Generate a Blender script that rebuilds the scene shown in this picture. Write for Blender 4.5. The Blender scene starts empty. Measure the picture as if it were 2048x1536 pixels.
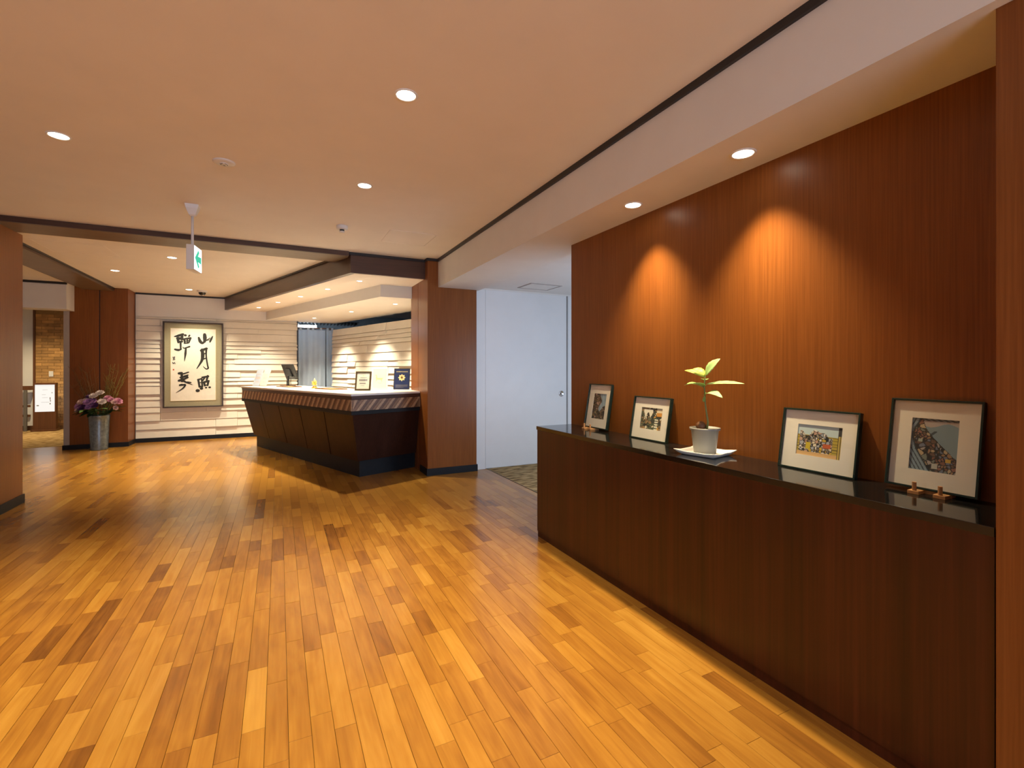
import bpy, math, random
from mathutils import Vector, Matrix

sc = bpy.context.scene
COL = sc.collection
R = math.radians

# ------------------------------------------------------------------ camera, world, daylight, exposure
cam_d = bpy.data.cameras.new('camera')
cam_d.sensor_width = 36.0
cam_d.lens = 947.0 / 2048.0 * 36.0
cam_d.shift_y = -30.0 / 2048.0
cam_d.clip_start = 0.02
cam = bpy.data.objects.new('camera', cam_d)
COL.objects.link(cam)
CAM_YAW = math.atan(466.0 / 947.0)
cam.location = (0, 0, 1.3)
cam.rotation_euler = (R(90), 0, -CAM_YAW)
sc.camera = cam

world = bpy.data.worlds.new('world')
sc.world = world
world.use_nodes = True
wb = world.node_tree.nodes['Background']
wb.inputs[0].default_value = (0.62, 0.77, 1.0, 1)
wb.inputs[1].default_value = 0.6
world.cycles.sampling_method = 'NONE'
SKY = (0.62, 0.77, 1.0)           # daylight area lamps, in the glazed entrance and the added alcove window


def window_daylight(loc, rot, w, h, strength):
    ld = bpy.data.lights.new('window_daylight', 'AREA')
    ld.shape = 'RECTANGLE'
    ld.size, ld.size_y = w, h
    ld.color = SKY
    ld.energy = strength * math.pi * w * h
    lo = bpy.data.objects.new('window_daylight', ld)
    COL.objects.link(lo)
    lo.location = loc
    lo.rotation_euler = rot


window_daylight((-0.15, -4.515, 1.225), (R(90), 0, 0), 3.4, 2.05, 6.4)      # glazed entrance behind the viewer
window_daylight((3.55, 3.215, 1.15), (R(90), 0, 0), 1.5, 1.1, 4.3)          # cool light for the door, in the added alcove window

vs = sc.view_settings
vs.view_transform = 'Standard'
vs.look = 'None'
vs.gamma = 1.0
vs.use_curve_mapping = False
vs.exposure = 0.14
sc.cycles.sample_clamp_indirect = 6.0
sc.cycles.max_bounces = 4
sc.cycles.diffuse_bounces = 3
sc.cycles.glossy_bounces = 2
sc.cycles.adaptive_threshold = 0.03

WARM = (1.0, 0.80, 0.48)          # colour of the lobby's lamps
WARM_BACK = (1.0, 0.86, 0.60)     # lamps behind the thin beam
WARM2 = (1.0, 0.87, 0.64)         # lamps above the reception desk
E_MAIN, E_BACK, E_DESK, E_WALL, E_BEAM = 330, 420, 245, 220, 165

# ------------------------------------------------------------------ key dimensions (metres)
CZ = 2.648            # lobby ceiling
BZ = 2.306            # underside of the white beam
AZ = 2.349            # alcove ceiling
FZ = 2.4115           # underside of the brown fascia over the desk
IZ = 2.257            # lower white soffit over the desk
PZ = 2.111            # top of the partition behind the desk
YB = 10.44            # back wall
YD = 5.68             # white door wall
XW = 2.132            # wood veneer wall
KX, KT = 1.807, 0.8554   # sideboard front, top height


# ------------------------------------------------------------------ helpers
class MB:
    def __init__(s):
        s.v, s.f, s.c, s.tone = [], [], [], []

    def add(s, vs_, fs):
        o = len(s.v)
        s.v += [tuple(p) for p in vs_]
        s.f += [tuple(i + o for i in f) for f in fs]
        return s

    def hexa(s, p):
        """p: 4 bottom then 4 top corners, both anticlockwise from above"""
        return s.add(p, [(3, 2, 1, 0), (4, 5, 6, 7), (0, 1, 5, 4), (1, 2, 6, 5), (2, 3, 7, 6), (3, 0, 4, 7)])

    def box(s, x0, x1, y0, y1, z0, z1):
        return s.hexa([(x0, y0, z0), (x1, y0, z0), (x1, y1, z0), (x0, y1, z0),
                       (x0, y0, z1), (x1, y0, z1), (x1, y1, z1), (x0, y1, z1)])

    def prism(s, poly, z0, z1):
        n = len(poly)
        vs_ = [(x, y, z0) for x, y in poly] + [(x, y, z1) for x, y in poly]
        fs = [tuple(range(n - 1, -1, -1)), tuple(range(n, 2 * n))]
        fs += [(i, (i + 1) % n, (i + 1) % n + n, i + n) for i in range(n)]
        return s.add(vs_, fs)

    def lathe(s, prof, n=24, c=(0, 0, 0), caps=True):
        vs_, fs = [], []
        for r, z in prof:
            for k in range(n):
                a = 2 * math.pi * k / n
                vs_.append((c[0] + r * math.cos(a), c[1] + r * math.sin(a), c[2] + z))
        for j in range(len(prof) - 1):
            for k in range(n):
                k2 = (k + 1) % n
                fs.append((j * n + k, j * n + k2, (j + 1) * n + k2, (j + 1) * n + k))
        if caps:
            fs.append(tuple(range(n - 1, -1, -1)))
            m = (len(prof) - 1) * n
            fs.append(tuple(range(m, m + n)))
        return s.add(vs_, fs)

    def tube(s, pts, rad, n=8):
        pts = [Vector(p) for p in pts]
        if not isinstance(rad, (list, tuple)):
            rad = [rad] * len(pts)
        vs_, fs = [], []
        ref = Vector((0.31, 0.17, 0.93)).normalized()
        for i, p in enumerate(pts):
            d = (pts[min(i + 1, len(pts) - 1)] - pts[max(i - 1, 0)]).normalized()
            r0 = ref if abs(d.dot(ref)) < 0.95 else Vector((1, 0, 0))
            a = d.cross(r0).normalized()
            b = d.cross(a).normalized()
            for k in range(n):
                t = 2 * math.pi * k / n
                vs_.append(p + a * math.cos(t) * rad[i] + b * math.sin(t) * rad[i])
        for i in range(len(pts) - 1):
            for k in range(n):
                k2 = (k + 1) % n
                fs.append((i * n + k, i * n + k2, (i + 1) * n + k2, (i + 1) * n + k))
        fs.append(tuple(range(n - 1, -1, -1)))
        m = (len(pts) - 1) * n
        fs.append(tuple(range(m, m + n)))
        return s.add(vs_, fs)

    def mesh(s, name, smooth=False):
        me = bpy.data.meshes.new(name)
        me.from_pydata(s.v, [], s.f)
        if smooth:
            for p in me.polygons:
                p.use_smooth = True
        return me

    def build(s, name, mat, parent=None, smooth=False, bevel=0.0, mtx=None, seg=2):
        me = s.mesh(name, smooth)
        return link(name, me, mat, parent, bevel, mtx, seg)


def link(name, me, mat, parent=None, bevel=0.0, mtx=None, seg=2):
    o = bpy.data.objects.new(name, me)
    COL.objects.link(o)
    if mat is not None and not me.materials:
        me.materials.append(M[mat] if isinstance(mat, str) else mat)
    if parent is not None:
        o.parent = parent
    if mtx is not None:
        o.matrix_local = mtx
    if bevel:
        md = o.modifiers.new('bevel', 'BEVEL')
        md.width = bevel
        md.segments = seg
        md.limit_method = 'ANGLE'
        md.angle_limit = R(40)
    return o


def tag(o, label=None, cat=None, group=None, kind=None):
    if label:
        o['label'] = label
    if cat:
        o['category'] = cat
    if group:
        o['group'] = group
    if kind:
        o['kind'] = kind
    return o


def thing(name, label, cat, loc=(0, 0, 0), rotz=0.0, group=None, mtx=None):
    o = bpy.data.objects.new(name, None)
    o.empty_display_size = 0.05
    COL.objects.link(o)
    if mtx is not None:
        o.matrix_world = mtx
    else:
        o.location = loc
        o.rotation_euler = (0, 0, rotz)
    return tag(o, label, cat, group)


def struct(o, label=None):
    o['kind'] = 'structure'
    if label:
        o['label'] = label
    return o


# ------------------------------------------------------------------ materials
M = {}


def nt_new(name):
    m = bpy.data.materials.new(name)
    m.use_nodes = True
    nt = m.node_tree
    b = nt.nodes['Principled BSDF']
    M[name] = m
    return m, nt, b


def ramp(nt, stops):
    r = nt.nodes.new('ShaderNodeValToRGB')
    el = r.color_ramp.elements
    el[0].position, el[0].color = stops[0][0], (*stops[0][1], 1)
    el[1].position, el[1].color = stops[-1][0], (*stops[-1][1], 1)
    for p, c in stops[1:-1]:
        e = el.new(p)
        e.color = (*c, 1)
    return r


def plain(name, col, rough=0.5, metal=0.0, spec=0.5, var=0.06, scale=12.0, bump=0.0, bscale=200.0, coat=0.0):
    m, nt, b = nt_new(name)
    b.inputs['Roughness'].default_value = rough
    b.inputs['Metallic'].default_value = metal
    b.inputs['Specular IOR Level'].default_value = spec
    b.inputs['Coat Weight'].default_value = coat
    g = nt.nodes.new('ShaderNodeNewGeometry')
    n = nt.nodes.new('ShaderNodeTexNoise')
    n.inputs['Scale'].default_value = scale
    n.inputs['Detail'].default_value = 3
    nt.links.new(g.outputs['Position'], n.inputs['Vector'])
    r = ramp(nt, [(0.3, tuple(c * (1 - var) for c in col)), (0.7, tuple(min(1, c * (1 + var)) for c in col))])
    nt.links.new(n.outputs[0], r.inputs[0])
    nt.links.new(r.outputs[0], b.inputs['Base Color'])
    if bump:
        n2 = nt.nodes.new('ShaderNodeTexNoise')
        n2.inputs['Scale'].default_value = bscale
        nt.links.new(g.outputs['Position'], n2.inputs['Vector'])
        bp = nt.nodes.new('ShaderNodeBump')
        bp.inputs['Strength'].default_value = bump
        bp.inputs['Distance'].default_value = 0.002
        nt.links.new(n2.outputs[0], bp.inputs['Height'])
        nt.links.new(bp.outputs[0], b.inputs['Normal'])
    return m


def wood(name, dark, mid, light, stretch=(90, 90, 1.6), rough=0.35, spec=0.5, coat=0.0, coarse=(9, 9, 0.5), amt=0.5):
    """veneer: fine streaks running along the axis with the small stretch factor"""
    m, nt, b = nt_new(name)
    b.inputs['Roughness'].default_value = rough
    b.inputs['Specular IOR Level'].default_value = spec
    b.inputs['Coat Weight'].default_value = coat
    b.inputs['Coat Roughness'].default_value = 0.15
    g = nt.nodes.new('ShaderNodeNewGeometry')

    def st(scale, detail):
        mp = nt.nodes.new('ShaderNodeMapping')
        mp.inputs['Scale'].default_value = scale
        nt.links.new(g.outputs['Position'], mp.inputs[0])
        n = nt.nodes.new('ShaderNodeTexNoise')
        n.inputs['Scale'].default_value = 1.0
        n.inputs['Detail'].default_value = detail
        n.inputs['Roughness'].default_value = 0.6
        nt.links.new(mp.outputs[0], n.inputs['Vector'])
        return n
    a, c = st(stretch, 4), st(coarse, 2)
    mx = nt.nodes.new('ShaderNodeMix')
    mx.data_type = 'FLOAT'
    mx.inputs[0].default_value = amt
    nt.links.new(a.outputs[0], mx.inputs[2])
    nt.links.new(c.outputs[0], mx.inputs[3])
    r = ramp(nt, [(0.32, dark), (0.5, mid), (0.68, light)])
    nt.links.new(mx.outputs[0], r.inputs[0])
    nt.links.new(r.outputs[0], b.inputs['Base Color'])
    bp = nt.nodes.new('ShaderNodeBump')
    bp.inputs['Strength'].default_value = 0.06
    bp.inputs['Distance'].default_value = 0.001
    nt.links.new(a.outputs[0], bp.inputs['Height'])
    nt.links.new(bp.outputs[0], b.inputs['Normal'])
    return m


def emit(name, col, strength):
    m, nt, b = nt_new(name)
    b.inputs['Base Color'].default_value = (*[min(1, c) for c in col], 1)
    b.inputs['Emission Color'].default_value = (*col, 1)
    b.inputs['Emission Strength'].default_value = strength
    return m


def vcol(name, rough=0.6, attr='Col', em=0.0):
    m, nt, b = nt_new(name)
    a = nt.nodes.new('ShaderNodeAttribute')
    a.attribute_name = attr
    nt.links.new(a.outputs['Color'], b.inputs['Base Color'])
    b.inputs['Roughness'].default_value = rough
    return m


plain('ceiling_paint', (0.87, 0.81, 0.74), 0.75, var=0.02, scale=3, bump=0.08, bscale=350)
plain('white_paint', (0.80, 0.78, 0.75), 0.7, var=0.02, scale=4, bump=0.05, bscale=300)
plain('relief_paint', (0.84, 0.79, 0.69), 0.7, var=0.03, scale=6, bump=0.12, bscale=160)
plain('door_paint', (0.80, 0.81, 0.82), 0.5, var=0.015, scale=5, bump=0.04, bscale=400)
plain('grey_paint', (0.42, 0.38, 0.36), 0.6, var=0.03)
plain('black_trim', (0.018, 0.016, 0.018), 0.4, var=0.1)
plain('black_kick', (0.012, 0.014, 0.018), 0.5, var=0.1, spec=0.25)
plain('black_top', (0.010, 0.009, 0.009), 0.09, var=0.1, spec=0.6)
plain('desk_top_white', (0.80, 0.77, 0.72), 0.25, var=0.02)
wood('veneer', (0.175, 0.053, 0.010), (0.225, 0.072, 0.0140), (0.275, 0.094, 0.0195), rough=0.36, coarse=(5, 5, 0.4), amt=0.35, stretch=(150, 150, 2.5), spec=0.30)
wood('veneer_dark', (0.026, 0.0050, 0.0024), (0.050, 0.0092, 0.0040), (0.078, 0.0155, 0.0065), rough=0.3,
     stretch=(70, 70, 1.2), coarse=(14, 14, 0.3))
wood('fascia_wood', (0.045, 0.022, 0.017), (0.068, 0.032, 0.023), (0.088, 0.042, 0.030), rough=0.3,
     stretch=(3, 3, 90), coarse=(1, 1, 9))
wood('under_wood', (0.13, 0.085, 0.050), (0.17, 0.110, 0.065), (0.20, 0.135, 0.08), rough=0.4,
     stretch=(3, 60, 60), coarse=(1, 6, 6))
wood('desk_panel', (0.022, 0.0075, 0.0045), (0.034, 0.0115, 0.0066), (0.048, 0.017, 0.0095), rough=0.5, spec=0.22)
wood('light_wood', (0.42, 0.20, 0.08), (0.52, 0.27, 0.11), (0.6, 0.33, 0.15), rough=0.45, stretch=(40, 40, 40))
wood('sign_wood', (0.10, 0.04, 0.016), (0.14, 0.055, 0.02), (0.18, 0.07, 0.03), rough=0.4)
plain('lamp_white', (0.82, 0.80, 0.77), 0.4, var=0.01)
plain('plastic_white', (0.78, 0.76, 0.74), 0.35, var=0.02)
plain('plastic_black', (0.02, 0.021, 0.023), 0.35, var=0.1)
plain('chrome', (0.75, 0.75, 0.77), 0.15, metal=1.0, var=0.02)
plain('brass', (0.80, 0.50, 0.16), 0.25, metal=1.0, var=0.05)
plain('gold_ornament', (0.85, 0.50, 0.10), 0.35, metal=0.5, var=0.2, scale=80)
plain('grey_metal', (0.35, 0.34, 0.33), 0.4, metal=0.4, var=0.05)
plain('post_grey', (0.17, 0.155, 0.14), 0.5, var=0.05)
plain('mat_board', (0.80, 0.77, 0.68), 0.8, var=0.02)
plain('paper', (0.86, 0.83, 0.74), 0.85, var=0.03, scale=20)
plain('paper_cool', (0.50, 0.55, 0.64), 0.7, var=0.04, scale=30)
plain('leaflet_cream', (0.62, 0.60, 0.52), 0.7, var=0.05)
plain('certificate_paper', (0.62, 0.57, 0.48), 0.8, var=0.03)
plain('ink', (0.02, 0.02, 0.018), 0.7, var=0.3, scale=60)
plain('ink_grey', (0.22, 0.20, 0.19), 0.8, var=0.2)
plain('seal_red', (0.55, 0.10, 0.06), 0.7)
plain('brocade', (0.34, 0.31, 0.20), 0.6, var=0.10, scale=150)
plain('scroll_frame', (0.045, 0.028, 0.018), 0.35, var=0.1)
plain('green_frame', (0.010, 0.022, 0.017), 0.22, var=0.15)
plain('dark_frame', (0.05, 0.032, 0.014), 0.3, var=0.1)
plain('navy', (0.008, 0.018, 0.075), 0.4, var=0.08)
plain('gilt', (0.62, 0.52, 0.24), 0.4, var=0.1)
plain('pale_print', (0.60, 0.50, 0.48), 0.7, var=0.02)
plain('galvanised', (0.19, 0.26, 0.33), 0.34, metal=0.6, var=0.30, scale=30, bump=0.25, bscale=60)
plain('pot_grey', (0.25, 0.25, 0.235), 0.5, var=0.03)
plain('dish_white', (0.80, 0.78, 0.75), 0.3, var=0.02)
plain('soil', (0.16, 0.12, 0.08), 0.9, var=0.4, scale=120, bump=0.5, bscale=150)
plain('seed', (0.14, 0.06, 0.025), 0.5, var=0.3, scale=60)
plain('stem_green', (0.20, 0.22, 0.07), 0.5, var=0.15)
plain('leaf_green', (0.24, 0.44, 0.12), 0.45, var=0.15, scale=40)
plain('leaf_pale', (0.36, 0.56, 0.22), 0.45, var=0.15, scale=40)
plain('leaf_yellow', (0.42, 0.50, 0.07), 0.45, var=0.15, scale=40)
plain('leaf_dark', (0.035, 0.075, 0.020), 0.5, var=0.3, scale=60)
plain('twig', (0.20, 0.10, 0.03), 0.7, var=0.2)
plain('twig_olive', (0.19, 0.145, 0.025), 0.7, var=0.2)
plain('bloom_pink', (0.80, 0.55, 0.52), 0.7, var=0.08, scale=60)
plain('bloom_lilac', (0.50, 0.24, 0.52), 0.7, var=0.2, scale=60)
plain('bloom_rose', (0.66, 0.28, 0.40), 0.7, var=0.15, scale=60)
plain('bloom_purple', (0.13, 0.035, 0.15), 0.7, var=0.2, scale=60)
plain('bloom_white', (0.85, 0.72, 0.66), 0.7, var=0.06, scale=60)
plain('curtain_cloth', (0.62, 0.76, 0.93), 0.85, var=0.05, scale=8, bump=0.1, bscale=500)
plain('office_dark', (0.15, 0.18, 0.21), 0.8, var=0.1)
plain('brick', (0.50, 0.27, 0.09), 0.7, var=0.16, scale=9, bump=0.3, bscale=90)
plain('mortar', (0.36, 0.22, 0.09), 0.9, var=0.1)
plain('cable', (0.02, 0.02, 0.02), 0.5)
plain('sign_print', (0.30, 0.28, 0.26), 0.8)
emit('lamp_lens', (1.0, 0.90, 0.72), 14.0)
emit('exit_white', (0.92, 0.97, 1.0), 1.25)
emit('exit_green', (0.03, 0.55, 0.36), 0.75)
emit('sign_lit', (1.0, 0.97, 0.92), 0.8)
M['sign_lit'].node_tree.nodes['Principled BSDF'].inputs['Base Color'].default_value = (0.15, 0.15, 0.15, 1)
emit('tube_cool', (0.80, 0.90, 1.0), 26.0)
vcol('print_ink', 0.6)
for nm in ('lamp_lens', 'exit_white', 'exit_green', 'sign_lit'):
    M[nm].cycles.emission_sampling = 'NONE'

nt = M['curtain_cloth'].node_tree
bs = nt.nodes['Principled BSDF']
tl = nt.nodes.new('ShaderNodeBsdfTranslucent')
tl.inputs[0].default_value = (0.60, 0.80, 0.97, 1)
mxs = nt.nodes.new('ShaderNodeMixShader')
mxs.inputs[0].default_value = 0.45
nt.links.new(bs.outputs[0], mxs.inputs[1])
nt.links.new(tl.outputs[0], mxs.inputs[2])
nt.links.new(mxs.outputs[0], nt.nodes['Material Output'].inputs[0])

# brick gets a per-piece tone
for nm in ('brick',):
    nt = M[nm].node_tree
    b = nt.nodes['Principled BSDF']
    lk = b.inputs['Base Color'].links[0]
    src = lk.from_socket
    oi = nt.nodes.new('ShaderNodeObjectInfo')
    hs = nt.nodes.new('ShaderNodeHueSaturation')
    mr = nt.nodes.new('ShaderNodeMapRange')
    mr.inputs[3].default_value = 0.75
    mr.inputs[4].default_value = 1.25
    nt.links.new(oi.outputs['Random'], mr.inputs[0])
    nt.links.new(mr.outputs[0], hs.inputs['Value'])
    nt.links.new(src, hs.inputs['Color'])
    nt.links.new(hs.outputs[0], b.inputs['Base Color'])

# glass (thin panes)
m, nt, b = nt_new('glass')
nt.nodes.remove(b)
tr = nt.nodes.new('ShaderNodeBsdfTransparent')
gl = nt.nodes.new('ShaderNodeBsdfGlossy')
gl.inputs['Roughness'].default_value = 0.02
lw = nt.nodes.new('ShaderNodeLayerWeight')
lw.inputs[0].default_value = 0.5
pw_ = nt.nodes.new('ShaderNodeMath'); pw_.operation = 'POWER'
pw_.inputs[1].default_value = 5.0
nt.links.new(lw.outputs['Facing'], pw_.inputs[0])
fr = nt.nodes.new('ShaderNodeMath'); fr.operation = 'MULTIPLY_ADD'
fr.inputs[1].default_value = 0.6
fr.inputs[2].default_value = 0.03
nt.links.new(pw_.outputs[0], fr.inputs[0])
mx = nt.nodes.new('ShaderNodeMixShader')
nt.links.new(fr.outputs[0], mx.inputs[0])
nt.links.new(tr.outputs[0], mx.inputs[1])
nt.links.new(gl.outputs[0], mx.inputs[2])
nt.links.new(mx.outputs[0], nt.nodes['Material Output'].inputs[0])

# parquet: each plank carries its own tone
m, nt, b = nt_new('parquet')
g = nt.nodes.new('ShaderNodeNewGeometry')
at = nt.nodes.new('ShaderNodeAttribute')
at.attribute_name = 'tone'
off = nt.nodes.new('ShaderNodeCombineXYZ')
ml = nt.nodes.new('ShaderNodeMath')
ml.operation = 'MULTIPLY'
ml.inputs[1].default_value = 53.0
nt.links.new(at.outputs['Fac'], ml.inputs[0])
nt.links.new(ml.outputs[0], off.inputs[2])
va = nt.nodes.new('ShaderNodeVectorMath')
nt.links.new(g.outputs['Position'], va.inputs[0])
nt.links.new(off.outputs[0], va.inputs[1])


def pn(scale, detail, dist=0.0):
    mp = nt.nodes.new('ShaderNodeMapping')
    mp.inputs['Scale'].default_value = scale
    nt.links.new(va.outputs[0], mp.inputs[0])
    n = nt.nodes.new('ShaderNodeTexNoise')
    n.inputs['Scale'].default_value = 1.0
    n.inputs['Detail'].default_value = detail
    n.inputs['Distortion'].default_value = dist
    nt.links.new(mp.outputs[0], n.inputs['Vector'])
    return n


n1 = pn((55, 3.0, 1), 5, 0.6)
n2 = pn((10, 2.2, 1), 2, 1.2)
s1 = nt.nodes.new('ShaderNodeMath'); s1.operation = 'MULTIPLY_ADD'
s1.inputs[1].default_value = 0.40
nt.links.new(n1.outputs[0], s1.inputs[0])
nt.links.new(at.outputs['Fac'], s1.inputs[2])
s2 = nt.nodes.new('ShaderNodeMath'); s2.operation = 'MULTIPLY_ADD'
s2.inputs[1].default_value = 0.55
nt.links.new(n2.outputs[0], s2.inputs[0])
nt.links.new(s1.outputs[0], s2.inputs[2])
s3 = nt.nodes.new('ShaderNodeMath'); s3.operation = 'SUBTRACT'
s3.inputs[1].default_value = 0.475
nt.links.new(s2.outputs[0], s3.inputs[0])
r = ramp(nt, [(0.0, (0.12, 0.044, 0.009)), (0.30, (0.25, 0.100, 0.016)), (0.6, (0.375, 0.172, 0.026)), (1.0, (0.52, 0.280, 0.052))])
nt.links.new(s3.outputs[0], r.inputs[0])
nt.links.new(r.outputs[0], b.inputs['Base Color'])
b.inputs['Roughness'].default_value = 0.22
b.inputs['Specular IOR Level'].default_value = 0.42
bp = nt.nodes.new('ShaderNodeBump')
bp.inputs['Strength'].default_value = 0.012
bp.inputs['Distance'].default_value = 0.001
nt.links.new(n1.outputs[0], bp.inputs['Height'])
nt.links.new(bp.outputs[0], b.inputs['Normal'])

# the same boards where they lie too far off for the grain to show
m, nt, b = nt_new('parquet_far')
at = nt.nodes.new('ShaderNodeAttribute')
at.attribute_name = 'tone'
mr = nt.nodes.new('ShaderNodeMapRange')
mr.inputs[3].default_value = 0.18
mr.inputs[4].default_value = 0.88
nt.links.new(at.outputs['Fac'], mr.inputs[0])
r = ramp(nt, [(0.0, (0.12, 0.044, 0.009)), (0.30, (0.25, 0.100, 0.016)), (0.6, (0.375, 0.172, 0.026)), (1.0, (0.52, 0.280, 0.052))])
nt.links.new(mr.outputs[0], r.inputs[0])
nt.links.new(r.outputs[0], b.inputs['Base Color'])
b.inputs['Roughness'].default_value = 0.22
b.inputs['Specular IOR Level'].default_value = 0.42

# carpets
def carpet(name, cols, scale):
    m, nt, b = nt_new(name)
    g = nt.nodes.new('ShaderNodeNewGeometry')
    mp = nt.nodes.new('ShaderNodeMapping')
    mp.inputs['Scale'].default_value = scale
    nt.links.new(g.outputs['Position'], mp.inputs[0])
    n = nt.nodes.new('ShaderNodeTexNoise')
    n.inputs['Scale'].default_value = 1.0
    n.inputs['Detail'].default_value = 3
    nt.links.new(mp.outputs[0], n.inputs['Vector'])
    r = ramp(nt, [(0.36, cols[0]), (0.5, cols[1]), (0.64, cols[2])])
    nt.links.new(n.outputs[0], r.inputs[0])
    nt.links.new(r.outputs[0], b.inputs['Base Color'])
    b.inputs['Roughness'].default_value = 0.95
    b.inputs['Specular IOR Level'].default_value = 0.1
    bp = nt.nodes.new('ShaderNodeBump')
    bp.inputs['Strength'].default_value = 0.4
    bp.inputs['Distance'].default_value = 0.004
    n3 = nt.nodes.new('ShaderNodeTexNoise')
    n3.inputs['Scale'].default_value = 300
    nt.links.new(g.outputs['Position'], n3.inputs['Vector'])
    nt.links.new(n3.outputs[0], bp.inputs['Height'])
    nt.links.new(bp.outputs[0], b.inputs['Normal'])


carpet('carpet_alcove', ((0.08, 0.050, 0.022), (0.33, 0.235, 0.115), (0.50, 0.38, 0.20)), (7, 38, 1))
carpet('carpet_hall', ((0.20, 0.11, 0.035), (0.40, 0.26, 0.11), (0.50, 0.34, 0.16)), (9, 14, 1))

# ------------------------------------------------------------------ floor
XL, XR0 = -6.5, 2.43
YR, YE = -4.5, 10.48
floor = struct(MB().prism([(XL, YR), (2.45, YR), (2.45, 3.12), (5.0, 3.12), (5.0, 13.6), (XL, 13.6)], -0.06, -0.012).build('floor', 'black_trim'))
rng = random.Random(7)
PW = 0.075


def project(x, y, z=0.0):
    s_, c_ = math.sin(CAM_YAW), math.cos(CAM_YAW)
    d = x * s_ + y * c_
    if d < 0.3:
        return None
    return (1024 + 947 * (x * c_ - y * s_) / d, 738 + 947 * (1.3 - z) / d, d)


planks = []
nrow = int(round((XR0 - XL) / PW))
for i in range(nrow):
    x0 = XR0 - (i + 1) * PW
    y = YR - rng.random() * 0.5
    while y < YE:
        L = rng.choice((0.24, 0.32, 0.42, 0.42, 0.52, 0.62, 0.62)) * rng.uniform(0.9, 1.1)
        y0, y1 = max(y, YR), min(y + L, YE)
        y += L
        if y1 - y0 < 0.03:
            continue
        tone = min(1.0, max(0.0, rng.gauss(0.52, 0.11)))
        if rng.random() < 0.035:
            tone = rng.uniform(0.12, 0.26)
        if x0 > 2.1 and y1 < 3.1:
            continue
        planks.append((x0, y0, y1, tone))


def plank_geo(x0, y0, y1, dz):
    if y0 > 4.2 or y1 < -0.5:          # too far (or behind the viewer) to show the eased edges
        g = 0.0004
        X0, X1, Y0, Y1 = x0 + g, x0 + PW - g, y0 + g, y1 - g
        v = [(X0, Y0, -0.012), (X1, Y0, -0.012), (X1, Y1, -0.012), (X0, Y1, -0.012), (X0, Y0, 0), (X1, Y0, 0), (X1, Y1, 0), (X0, Y1, 0)]
        return v, [(0, 1, 5, 4), (1, 2, 6, 5), (2, 3, 7, 6), (3, 0, 4, 7), (4, 5, 6, 7)]
    g, e = 0.0005, 0.0006
    X0, X1, Y0, Y1 = x0 + g, x0 + PW - g, y0 + g, y1 - g
    v = [(X0, Y0, -0.012), (X1, Y0, -0.012), (X1, Y1, -0.012), (X0, Y1, -0.012),
         (X0, Y0, dz - 0.0009), (X1, Y0, dz - 0.0009), (X1, Y1, dz - 0.0009), (X0, Y1, dz - 0.0009),
         (X0 + e, Y0 + e, dz), (X1 - e, Y0 + e, dz), (X1 - e, Y1 - e, dz), (X0 + e, Y1 - e, dz)]
    f = [(0, 1, 5, 4), (1, 2, 6, 5), (2, 3, 7, 6), (3, 0, 4, 7),
         (4, 5, 9, 8), (5, 6, 10, 9), (6, 7, 11, 10), (7, 4, 8, 11), (8, 9, 10, 11)]
    return v, f


def area_px(p):
    x0, y0, y1, _ = p
    xc, yc = x0 + PW / 2, (y0 + y1) / 2
    if xc > 1.78:
        return 0
    q = project(xc, yc)
    if not q or not (0 < q[0] < 2048 and 0 < q[1] < 1536):
        return 0
    return (y1 - y0) / q[2] ** 3


order = sorted(range(len(planks)), key=lambda k: -area_px(planks[k]))
near = set(order[:300])
big = MB()
far = MB()
tones, far_tones = [], []
for k, p in enumerate(planks):
    dz = -0.0002 * ((k * 37) % 5) / 4.0
    v, f = plank_geo(p[0], p[1], p[2], dz)
    if k in near:
        me = bpy.data.meshes.new('plank')
        me.from_pydata(v, [], f)
        a = me.attributes.new('tone', 'FLOAT', 'POINT')
        a.data.foreach_set('value', [p[3]] * len(v))
        link('plank', me, 'parquet', floor)
    elif p[1] > 4.2:
        far.add(v, f)
        far_tones += [p[3]] * len(v)
    else:
        big.add(v, f)
        tones += [p[3]] * len(v)
me = bpy.data.meshes.new('plank_field')
nb = len(big.v)
me.from_pydata(big.v + far.v, [], big.f + [tuple(q + nb for q in f) for f in far.f])
a = me.attributes.new('tone', 'FLOAT', 'POINT')
a.data.foreach_set('value', tones + far_tones)
me.materials.append(M['parquet'])
me.materials.append(M['parquet_far'])
me.polygons.foreach_set('material_index', [0] * len(big.f) + [1] * len(far.f))
pf = link('plank_field', me, None, floor)
pf['kind'] = 'stuff'
# carpeted stretches
MB().box(XR0 + 0.004, 5.0, 3.24, YD, -0.012, 0.002).build('carpet', 'carpet_alcove', floor)
MB().box(XL, -2.9, YE + 0.002, 13.6, -0.012, 0.002).build('carpet', 'carpet_hall', floor)
MB().box(XR0 - 0.002, XR0 + 0.004, 3.24, YD, -0.012, 0.003).build('carpet_edge', 'black_trim', floor)

# ------------------------------------------------------------------ shell
ceiling = struct(MB().prism([(XL, YR), (2.45, YR), (2.45, 3.12), (5.0, 3.12), (5.0, 13.6), (XL, 13.6)], CZ, CZ + 0.12).build('ceiling', 'ceiling_paint'))
struct(MB().box(2.3, 5.0, 3.12, YD, AZ, CZ).build('ceiling_alcove', 'white_paint'))
# wood wall by the sideboard
struct(MB().box(XW, XW + 0.12, 0.30, 3.24, 0, BZ).build('wall_right', 'veneer'))
struct(MB().box(XW, XW + 0.12, YR, 0.30, 0, BZ).build('wall_right_rear', 'white_paint'))
# white beam over it
struct(MB().box(1.755, 2.30, YR, YD, BZ, CZ).build('ceiling_beam', 'white_paint'))
# post at the right edge of the view
post = struct(MB().box(1.795, XW, 0.28, 0.590, 0, BZ).build('column_right', 'veneer', bevel=0.002))
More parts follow.
